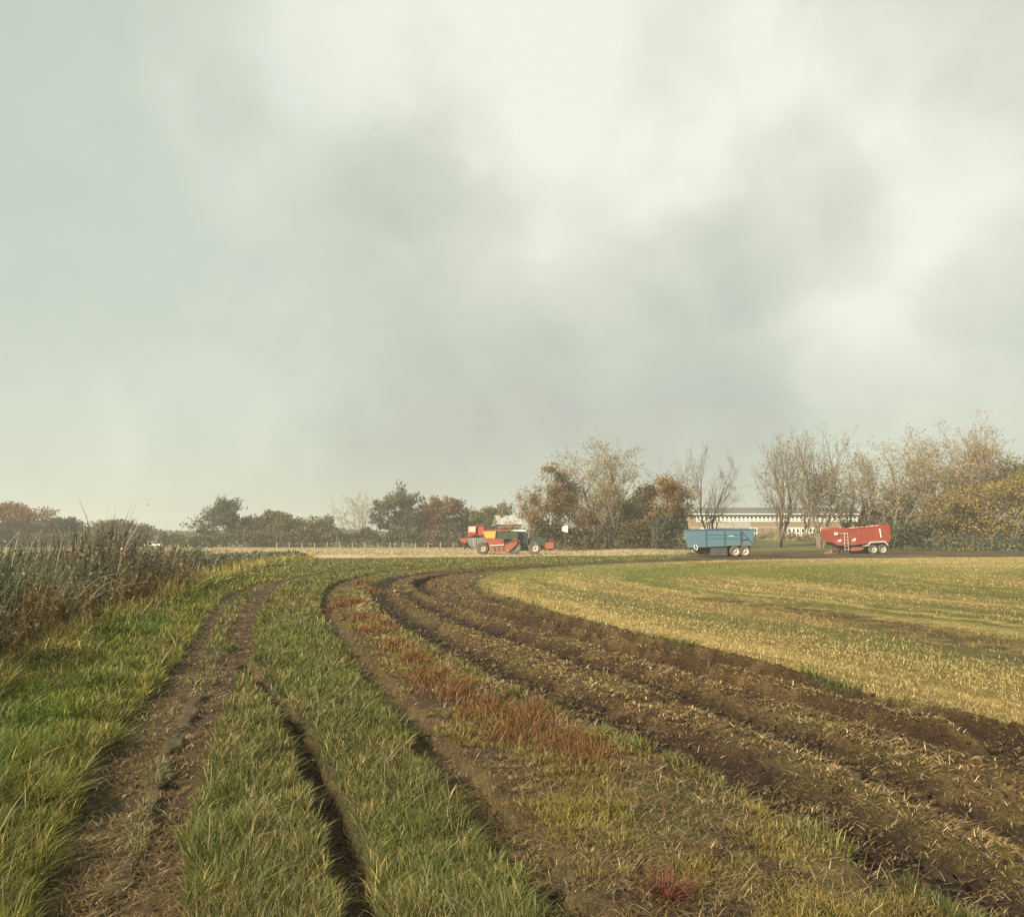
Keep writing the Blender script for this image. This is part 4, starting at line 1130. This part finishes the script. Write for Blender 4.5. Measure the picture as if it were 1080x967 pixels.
def tractor():
    D = 101.5; k = HK
    X0 = at(470 + 660 / 7.714, D)
    o = empty('tractor', (X0, D, 0), 'dark green tractor with a white cab roof hitched ahead of the red harvester', 'tractor')
    P = lambda a, b: ((a - 660) / k, (419 - b) / k)
    MB().prism([P(650, 300), P(700, 282), P(770, 286), P(812, 300), P(816, 352), P(770, 362), P(650, 362)], -.5, .5).build('bonnet', M_GREEN, o, .06)
    MB().prism([P(560, 350), P(800, 350), P(790, 385), P(580, 392)], -.35, .35).build('chassis', M_STEEL, o, .03)
    cab = MB()
    # cab pillars and floor frame
    pts = {'a': (560, 240), 'b': (645, 238), 'c': (664, 300), 'd': (545, 312), 'e': (668, 352), 'f': (560, 352)}
    for s in (-1, 1):
        for u, w in (('a', 'd'), ('b', 'c'), ('d', 'f'), ('c', 'e'), ('f', 'e')):
            p, q = P(*pts[u]), P(*pts[w]); cab.tube((p[0], s * .72, p[1]), (q[0], s * .72, q[1]), .055, n=6)
    p, q = P(560, 352), P(668, 338); cab.box(p[0], q[0], -.7, .7, p[1], q[1])
    c = cab.build('cab', M_GREEN, o)
    g = MB()
    for s in (-1, 1): g.prism([P(*pts['a']), P(*pts['b']), P(*pts['c']), P(*pts['e']), P(*pts['f']), P(*pts['d'])], s * .69 - .01, s * .69 + .01)
    g.build_each('cab_glass', M_GLASS, c)
    MB().prism([P(532, 236), P(536, 224), P(640, 222), P(656, 230), P(650, 238)], -.82, .82).build('cab_roof', M_WHITE, o, .02)
    s_ = MB(); p = P(598, 0)[0]; s_.box(p - .25, p + .25, -.25, .25, .95, 1.15); s_.box(p - .3, p - .2, -.25, .25, 1.15, 1.75); s_.build('seat', M_RUBBER, o, .03)
    ex = MB(); p = P(690, 290); ex.tube((p[0], -.52, p[1] - .1), (p[0], -.52, p[1] + 1.0), .06); ex.build('exhaust_pipe', M_STEEL, o)
    for s in (-1, 1):
        MB().prism([P(500, 372), P(512, 330), P(545, 300), P(590, 298), P(612, 318), P(590, 316), P(550, 320), P(524, 346), P(515, 375)], min(s * .7, s * 1.15), max(s * .7, s * 1.15)).build('mudguard', M_GREY, o, .01)
    st = MB(); p = P(604, 395); st.box(p[0] - .16, p[0] + .16, -.95, -.55, p[1], p[1] + .06); st.box(p[0] - .16, p[0] + .16, -.95, -.55, p[1] + .3, p[1] + .36)
    st.box(p[0] - .18, p[0] - .15, -.95, -.55, p[1], p[1] + .5); st.build('step', M_GALV, o)
    fw = MB().prism([P(800, 330), P(845, 318), P(882, 322), P(882, 372), P(836, 380), P(804, 370)], -.55, .55).build('front_weight', M_ORANGE, o, .05)
    MB().prism([P(884, 324), P(918, 328), P(920, 358), P(884, 366)], -.4, .4).build('front_hitch', M_STEEL, o, .03)
    ax = MB(); x1, x2 = P(556, 0)[0], P(722, 0)[0]; ax.tube((x1, -.9, .85), (x1, .9, .85), .12); ax.tube((x2, -.9, .78), (x2, .9, .78), .1); ax.build_each('axle', M_STEEL, o)
    for s in (-1, 1):
        wheel(o, x1, s * .92, .9, .5, rim=M_GREY, side=s, rimr=.55)
        wheel(o, x2, s * .92, .79, .46, rim=M_RIM, side=s, rimr=.55)
    l = MB(); p = P(813, 318); l.box(p[0] - .02, p[0] + .03, -.42, -.2, p[1] - .08, p[1] + .08); l.box(p[0] - .02, p[0] + .03, .2, .42, p[1] - .08, p[1] + .08); l.build_each('headlight', M_WHITE, o)
tractor()

# ------------------------------------------------------------------ school building
def school():
    D = 205.0
    x0, x1 = at(728, D), at(914, D)
    xm = (x0 + x1) / 2
    zg = float(terrain(np.array([xm]), np.array([D - 2]))[0][0]) - .3
    o = empty('school_building', (xm, D, zg), 'long brick school building with bands of white framed windows behind the trailers', 'building')
    h = lambda py: height_at(py, D) - zg
    L = (x1 - x0) / 2
    zt = h(543)
    MB().box(-L, L, 0, 14, 0, zt).build('wall', M_BRICK, o)
    r = MB().prism([(-L - .5, zt + .002), (L + .5, zt + .002), (L + .5, zt + .35), (-L - .5, zt + .35)], -.7, 14.7)
    rf = r.build('roof', M_ROOF, o)
    MB().prism([(-L + 1, zt + .352), (L - 1, zt + .352), (L - 2.2, h(535)), (-L + 2.2, h(535))], 1.0, 13).build('roof_deck', M_ROOF, rf)
    fa = MB().box(-L - .52, L + .52, -.76, -.703, zt + .05, zt + .33); fa.build('fascia', M_WHITE, rf)
    MB().box(-L, L, -.06, -.003, h(556.6), h(555.9)).build('band_course', M_GALV, o)
    rl = MB()
    p = at(752, D) - xm; q = at(792, D) - xm
    MB().box(p, q, -.05, -.003, h(556.0), h(550.6)).build('rendered_panel', M_PALEROOF, o)
    # windows: the upper band, then the lower groups
    fz = h(550.2), h(543.9)
    def window(x, w, z0, z1):
        m = MB(); b = .24
        m.box(-w / 2, w / 2, -.12, -.003, 0, b); m.box(-w / 2, w / 2, -.12, -.003, z1 - z0 - b, z1 - z0)
        m.box(-w / 2, -w / 2 + b, -.12, -.003, b, z1 - z0 - b); m.box(w / 2 - b, w / 2, -.12, -.003, b, z1 - z0 - b)
        m.box(-w / 2 + b, w / 2 - b, -.10, -.003, (z1 - z0) * .5 - .26, (z1 - z0) * .5 + .0)
        f = m.build('window', M_WHITE, o); f.location = (x, 0, z0)
        g = MB().box(-w / 2 + b, w / 2 - b, -.05, -.004, b, (z1 - z0) * .5 - .26).box(-w / 2 + b, w / 2 - b, -.05, -.004, (z1 - z0) * .5 + .0, z1 - z0 - b)
        g.build('pane', M_GLASS, f)
        return f
    def copy_w(f, x, z):
        c = f.copy(); COL.objects.link(c); c.location = (x, 0, z); c.parent = o
        for ch in f.children:
            d = ch.copy(); COL.objects.link(d); d.parent = c
    pitch = 4.35 / F * D
    first = None
    px = 737.0
    while px < 911:
        x = at(px, D) - xm
        if first is None: first = window(x, pitch * .97, fz[0], fz[1])
        else: copy_w(first, x, fz[0])
        px += 4.35
    lz = h(566.5), h(556.8)
    low = None
    for px in (741, 745, 793, 797, 833, 837.4, 841.8, 847, 855, 859.4, 863.8, 868.2, 900, 904.4):
        x = at(px, D) - xm
        if low is None: low = window(x, 4.2 / F * D, lz[0], lz[1])
        else: copy_w(low, x, lz[0])
    dr = MB().box(at(849.4, D) - xm, at(852.6, D) - xm, -.08, -.003, .1, h(558)); dr.build('door', M_WHITE, o)
school()

def barn():
    D = 212.0; X = at(536, D); zg = 0.0
    o = empty('barn', (X, D + 4, zg), 'pale roofed shed showing between the trees behind the harvester', 'shed')
    h = lambda py: height_at(py, D) - zg
    L = 3.4
    MB().box(-L, L, -3, 3, 0, h(553)).build('wall', M_GREY, o)
    MB().add([(-L - .3, -3.4, h(553) + .005), (L + .3, -3.4, h(553) + .005), (L + .3, 3.4, h(553) + .005), (-L - .3, 3.4, h(553) + .005), (-L - .3, 0, h(543)), (L + .3, 0, h(543))],
             [(0, 1, 5, 4), (2, 3, 4, 5), (0, 4, 3), (1, 2, 5), (0, 3, 2, 1)]).build('roof', M_PALEROOF, o)
    MB().box(-1.2, 1.2, -3.08, -3.003, .05, 3).build('door', M_STEEL, o)
barn()

def white_car():
    D = 196.0; X = at(162, D)
    o = empty('parked_car', (X, D, .0), 'distant white car half hidden beyond the reeds at the left', 'car')
    MB().prism([(-1.9, .35), (1.9, .35), (1.95, .7), (1.8, .92), (1.0, .98), (-1.5, 1.0), (-1.92, .85)], -.85, .85).build('body', M_WHITE, o, .05)
    MB().prism([(-1.5, .99), (1.0, .97), (.45, 1.4), (-1.2, 1.44)], -.72, .72).build('window_glass', M_GLASS, o, .03)
    MB().prism([(-1.2, 1.445), (.45, 1.405), (.35, 1.47), (-1.1, 1.5)], -.7, .7).build('roof', M_WHITE, o, .02)
    for x in (-1.2, 1.2):
        for s in (-1, 1): wheel(o, x, s * .78, .32, .2, side=s)
white_car()

def post_fence():
    D = 199.0
    o = empty('post_fence', (at(385, D), D, 0), 'post and wire fence along the back of the pale field', 'fence')
    for i, px in enumerate(np.arange(292, 492, 13.3)):
        x = at(px, D) - o.location.x; zg = float(terrain(np.array([x + o.location.x]), np.array([D]))[0][0])
        hgt = 1.25 + .12 * math.sin(i * 2.1)
        m = MB().tube((x, 0, zg - .1), (x + .04 * math.sin(i * 1.7), 0, zg + hgt), .11, .095, 8).build('post', M_POST, o)
    w = MB()
    for z in (.45, .8, 1.1): w.tube((at(292, D) - o.location.x, -.1, z), (at(292 + 13.3 * 15, D) - o.location.x, -.1, z), .008, n=4)
    w.build('wire', M_GALV, o)
post_fence()

def mesh_fence(px0, px1, D, hgt, label, name, step, bars):
    x0, x1 = at(px0, D), at(px1, D)
    zg = float(terrain(np.array([(x0 + x1) / 2]), np.array([D]))[0][0])
    o = empty(name, ((x0 + x1) / 2, D, zg), label, 'fence')
    xm = (x0 + x1) / 2
    n = max(2, int(round((x1 - x0) / step)) + 1)
    for i in range(n):
        x = x0 + (x1 - x0) * i / (n - 1) - xm
        MB().box(x - .05, x + .05, -.05, .05, -.3, hgt).build('post', M_FENCE, o, .008)
    m = MB()
    for z in np.linspace(.15, hgt - .08, 7): m.tube((x0 - xm, -.07, z), (x1 - xm, -.07, z), .012, n=4)
    for x in np.arange(x0 - xm + bars, x1 - xm, bars): m.tube((x, -.07, .1), (x, -.07, hgt - .05), .008 if bars < .3 else .02, n=4)
    m.build('mesh_panel', M_FENCE, o)
mesh_fence(984, 1108, 128, 2.9, 'tall dark teal mesh fence in front of the hedge at the right edge', 'mesh_fence', 2.55, .2)
mesh_fence(795, 832, 186, 3.0, 'green metal fence beside the school between blue trailer and leafless tree', 'palisade_fence', 2.2, .16)

def white_board():
    D = 134.0; X = at(596, D); zg = 0.0
    o = empty('notice_board', (X, D, zg), 'small white board on a dark post under the orange autumn tree', 'sign')
    h = lambda py: height_at(py, D)
    MB().tube((0, 0, -.2), (0, 0, h(561)), .08).build('post', M_STEEL, o)
    MB().prism([(-.5, h(560)), (.45, h(561.5)), (.5, h(554.5)), (.1, h(553.6)), (-.45, h(555.5))], -.06, -.01).build('board', M_WHITE, o, .01)
white_board()

# ------------------------------------------------------------------ single plants close by
def dock_plant(px, py, hgt, label, seed, col, n=3, name='dock_plant', cat='plant'):
    rs = np.random.default_rng(seed)
    x, y = gp(px, py); z = float(terrain(np.array([x]), np.array([y]))[0][0])
    o = empty(name, (x, y, z), label, cat)
    S = []; pts = []
    for i in range(n):
        p = np.array([rs.normal(0, .04), rs.normal(0, .04), -.05]); d = np.array([rs.normal(0, .18), rs.normal(0, .18), 1.0]); r = .012
        hh = hgt * rs.uniform(.7, 1.0)
        for j in range(7):
            q = p + d * hh / 7; S.append((p, q, r, r * .85)); r *= .85; p = q; d = d + rs.normal(0, .07, 3)
            if j > 2:
                for _ in range(40): pts.append(p + rs.normal(0, .022, 3) * np.array([1, 1, 1.8]))
                e = d + rs.normal(0, .6, 3); S.append((p, p + e * .14, .006, .003))
                for _ in range(8): pts.append(p + e * rs.uniform(.02, .15) + rs.normal(0, .012, 3))
    link('stem', segs_mesh('stem', S, MAT_BARK_DARK, 5), o)
    pts = np.array(pts)
    tag(link('seed_head', leaf_mesh('seed_head', pts, rs.uniform(.010, .024, len(pts)), pick(len(pts), [col, tuple(c_ * .7 for c_ in col)], [2, 1])), o), kind='stuff')
dock_plant(40, 688, 1.05, 'brown dock stalk with seed heads at the reed edge, the leftmost tall one', 601, (.22, .11, .05))
dock_plant(68, 672, .8, 'shorter pale brown dock stalk just right of the tall one by the reeds', 602, (.26, .17, .08))
dock_plant(132, 652, .75, 'thin dry stalk standing alone where the reeds meet the green bank', 603, (.3, .2, .09), 2)

def dead_branch():
    rs = np.random.default_rng(611)
    x, y = gp(55, 672); x -= .25; y += 1.0
    z = float(terrain(np.array([x]), np.array([y]))[0][0])
    o = empty('dead_branch', (x, y, z), 'pale dead bramble branch arching over the reeds at the left', 'branch')
    S = []
    for i in range(5):
        p = np.array([rs.normal(0, .12), rs.normal(0, .15), 0.1]); d = np.array([rs.uniform(-.1, .6), rs.normal(0, .2), 1.1]); r = .012
        for j in range(9):
            q = p + d * .16; S.append((p, q, r, r * .9)); p = q; r *= .9; d = d + np.array([.10, rs.normal(0, .08), -.13]) + rs.normal(0, .05, 3)
            if rs.uniform() < .5: e = d + rs.normal(0, .7, 3); S.append((p, p + e * .15, r * .6, .003))
    link('stem', segs_mesh('stem', S, MAT_BARK_PALE, 5), o)
dead_branch()

def red_tuft():
    x, y = gp(704, 945); n = 300
    z = float(terrain(np.array([x]), np.array([y]))[0][0])
    o = empty('red_plant', (x, y, z), 'wiry dark red plant low on the verge at the bottom of the photo', 'plant')
    a = rng.uniform(0, 6.28, n); q = np.abs(rng.normal(0, .05, n))
    P = np.stack([np.cos(a) * q, np.sin(a) * q * 1.3, np.full(n, -.01)], 1)
    C = pick(n, [(.15, .045, .035), (.11, .04, .03), (.19, .09, .05)], [3, 3, 1])
    b = blades('stems', P, rng.uniform(.06, .2, n), np.full(n, .003), np.stack([np.cos(a), np.sin(a)], 1) * .7 + rng.normal(0, .45, (n, 2)), np.full(n, .3), rng.uniform(0, 3, n), C * .8, C, MAT_STRAW, 3)
    del b['kind']; b.parent = o
red_tuft()

# ------------------------------------------------------------------ haze
def haze():
    o = MB().box(-960, 960, -960, 960, -2.0, 31).build('haze', MAT_GROUND)
    m, nt, out = new_mat('hazy_air')
    v = nt.nodes.new('ShaderNodeVolumePrincipled')
    v.inputs['Color'].default_value = (.93, .95, .90, 1); v.inputs['Density'].default_value = HAZE_D; v.inputs['Anisotropy'].default_value = .2
    nt.links.new(v.outputs[0], out.inputs['Volume'])
    o.data.materials.clear(); o.data.materials.append(m)
    tag(o, kind='stuff')
HAZE_D = .0007
haze()

# ------------------------------------------------------------------ sky, sun, camera
SUN_EL, SUN_AZ = math.radians(30), math.radians(-128)    # azimuth from the view direction, to the left and a little behind
def sky_dir(px, py):
    u, v = (px - 540) / F, -(py - 483.5) / F
    d = np.array([u, CP - v * SP, SP + v * CP]); return d / np.linalg.norm(d)

def sky():
    w = bpy.data.worlds.new('World'); scene.world = w; w.use_nodes = True
    nt = w.node_tree; nt.nodes.clear(); L = nt.links.new; N = nt.nodes.new
    out = N('ShaderNodeOutputWorld'); bg = N('ShaderNodeBackground'); bg.inputs['Strength'].default_value = .1
    st = N('ShaderNodeTexSky'); st.sky_type = 'NISHITA'; st.sun_disc = False
    st.sun_elevation = SUN_EL; st.sun_rotation = SUN_AZ; st.air_density = 1.0; st.dust_density = 2.0
    tc = N('ShaderNodeTexCoord')
    def math_(op, a, b=None):
        n = N('ShaderNodeMath'); n.operation = op
        for i, q in enumerate((a, b)):
            if q is None: continue
            if isinstance(q, (int, float)): n.inputs[i].default_value = q
            else: L(q, n.inputs[i])
        return n.outputs[0]
    def blob(px, py, inner, outer, amt):       # one cloud bank, by its direction in the sky
        d = N('ShaderNodeVectorMath'); d.operation = 'DOT_PRODUCT'; L(warp.outputs[0], d.inputs[0]); d.inputs[1].default_value = sky_dir(px, py)
        m = N('ShaderNodeMapRange'); m.interpolation_type = 'SMOOTHSTEP'
        m.inputs[1].default_value = math.cos(math.atan(outer / F)); m.inputs[2].default_value = math.cos(math.atan(inner / F)); m.inputs[3].default_value = 0; m.inputs[4].default_value = amt
        L(d.outputs['Value'], m.inputs[0]); return m.outputs[0]
    # warp the direction so that the banks have uneven edges
    nw = noise_node(nt, 4.0, 5, .55, tc.outputs['Generated'])
    sub = N('ShaderNodeVectorMath'); sub.operation = 'SUBTRACT'; L(nw.outputs['Color'], sub.inputs[0]); sub.inputs[1].default_value = (.5, .5, .5)
    sc = N('ShaderNodeVectorMath'); sc.operation = 'SCALE'; L(sub.outputs[0], sc.inputs[0]); sc.inputs['Scale'].default_value = .15
    ad = N('ShaderNodeVectorMath'); ad.operation = 'ADD'; L(tc.outputs['Generated'], ad.inputs[0]); L(sc.outputs[0], ad.inputs[1])
    warp = N('ShaderNodeVectorMath'); warp.operation = 'NORMALIZE'; L(ad.outputs[0], warp.inputs[0])
    sc3 = N('ShaderNodeVectorMath'); sc3.operation = 'SCALE'; L(sub.outputs[0], sc3.inputs[0]); sc3.inputs['Scale'].default_value = .03
    warp2 = N('ShaderNodeVectorMath'); warp2.operation = 'ADD'; L(tc.outputs['Generated'], warp2.inputs[0]); L(sc3.outputs[0], warp2.inputs[1])
    n1 = noise_node(nt, 2.6, 4, .5, tc.outputs['Generated']); n1.inputs['Distortion'].default_value = .4
    n2 = noise_node(nt, 6.0, 5, .5, tc.outputs['Generated'])
    v = math_('ADD', math_('MULTIPLY', n1.outputs['Fac'], .55), math_('MULTIPLY', n2.outputs['Fac'], .32))
    n4 = noise_node(nt, 15.0, 6, .55, warp.outputs[0])
    v = math_('ADD', v, math_('MULTIPLY', math_('SUBTRACT', n4.outputs['Fac'], .5), .30))
    for b in ((270, 100, 85, 135, .13), (270, 100, 20, 210, .12), (470, 10, 10, 210, .40), (690, 90, 100, 150, .12), (690, 90, 20, 230, .22), (930, 240, 80, 140, .10), (930, 240, 20, 230, .24), (980, 60, 20, 260, .26), (620, 240, 20, 200, .22),
              (1010, 380, 10, 200, .10), (560, 330, 20, 140, .12), (195, 440, 60, 105, .09), (60, 480, 55, 100, .09), (400, 390, 20, 90, .08),
              (830, 225, 10, 120, -.34), (235, 115, 5, 60, -.14), (430, 200, 10, 80, -.12), (480, 440, 20, 170, -.14), (690, 430, 20, 170, -.14), (300, 530, 20, 160, -.08), (1060, 330, 10, 90, -.14)):
        v = math_('ADD', v, blob(*b))
    # one thin diagonal light streak, painted faintly into the sky colour
    nrm = np.cross(sky_dir(380, 220), sky_dir(580, 495)); nrm /= np.linalg.norm(nrm)
    dd = N('ShaderNodeVectorMath'); dd.operation = 'DOT_PRODUCT'; L(warp2.outputs[0], dd.inputs[0]); dd.inputs[1].default_value = nrm
    sm = N('ShaderNodeMapRange'); sm.interpolation_type = 'SMOOTHSTEP'; sm.inputs[1].default_value = .028; sm.inputs[2].default_value = .004; sm.inputs[3].default_value = 0; sm.inputs[4].default_value = 1
    L(math_('ABSOLUTE', dd.outputs['Value']), sm.inputs[0])
    v = math_('ADD', v, math_('MULTIPLY', sm.outputs[0], blob(500, 380, 20, 220, .06)))
    cr = N('ShaderNodeValToRGB'); e = cr.color_ramp.elements
    e[0].position = .12; e[0].color = (.48, .49, .43, 1); e[1].position = 1.0; e[1].color = (.95, .95, .83, 1)
    for p, c_ in ((.40, (.565, .605, .50, 1)), (.66, (.71, .735, .605, 1))):
        q = e.new(p); q.color = c_
    L(v, cr.inputs[0])
    # the left of the sky is a little bluer where the cloud is thin
    bl = blob(40, 180, 60, 430, .5)
    mb = N('ShaderNodeMix'); mb.data_type = 'RGBA'; L(bl, mb.inputs['Factor']); L(cr.outputs[0], mb.inputs['A']); mb.inputs['B'].default_value = (.61, .72, .61, 1)
    sc2 = N('ShaderNodeVectorMath'); sc2.operation = 'SCALE'; L(mb.outputs['Result'], sc2.inputs[0]); sc2.inputs['Scale'].default_value = 5.3
    mx = N('ShaderNodeMix'); mx.data_type = 'RGBA'; mx.inputs['Factor'].default_value = .92
    L(st.outputs[0], mx.inputs['A']); L(sc2.outputs[0], mx.inputs['B'])
    L(mx.outputs['Result'], bg.inputs['Color']); L(bg.outputs[0], out.inputs[0])
sky()

sl = bpy.data.lights.new('sun', 'SUN'); sl.energy = 5.0; sl.angle = math.radians(.6); sl.color = (1.0, .87, .66)
so = bpy.data.objects.new('sun', sl); COL.objects.link(so)
from mathutils import Vector
sd = Vector((math.sin(SUN_AZ) * math.cos(SUN_EL), math.cos(SUN_AZ) * math.cos(SUN_EL), math.sin(SUN_EL)))
so.rotation_euler = sd.to_track_quat('Z', 'Y').to_euler(); so.location = sd * 200

cd = bpy.data.cameras.new('camera'); cd.sensor_width = 36; cd.lens = 36 * F / 1080; cd.clip_end = 4000; cd.clip_start = .05
co = bpy.data.objects.new('camera', cd); COL.objects.link(co); co.location = (0, 0, CAM_H)
co.rotation_euler = (math.pi / 2 + PITCH, 0, 0)
scene.camera = co

scene.view_settings.view_transform = 'Standard'; scene.view_settings.look = 'None'
scene.view_settings.exposure = .9; scene.view_settings.gamma = 1
scene.cycles.max_bounces = 5; scene.cycles.diffuse_bounces = 3; scene.cycles.glossy_bounces = 2; scene.cycles.transmission_bounces = 3
scene.cycles.volume_bounces = 1; scene.cycles.transparent_max_bounces = 4
scene.cycles.use_denoising = True
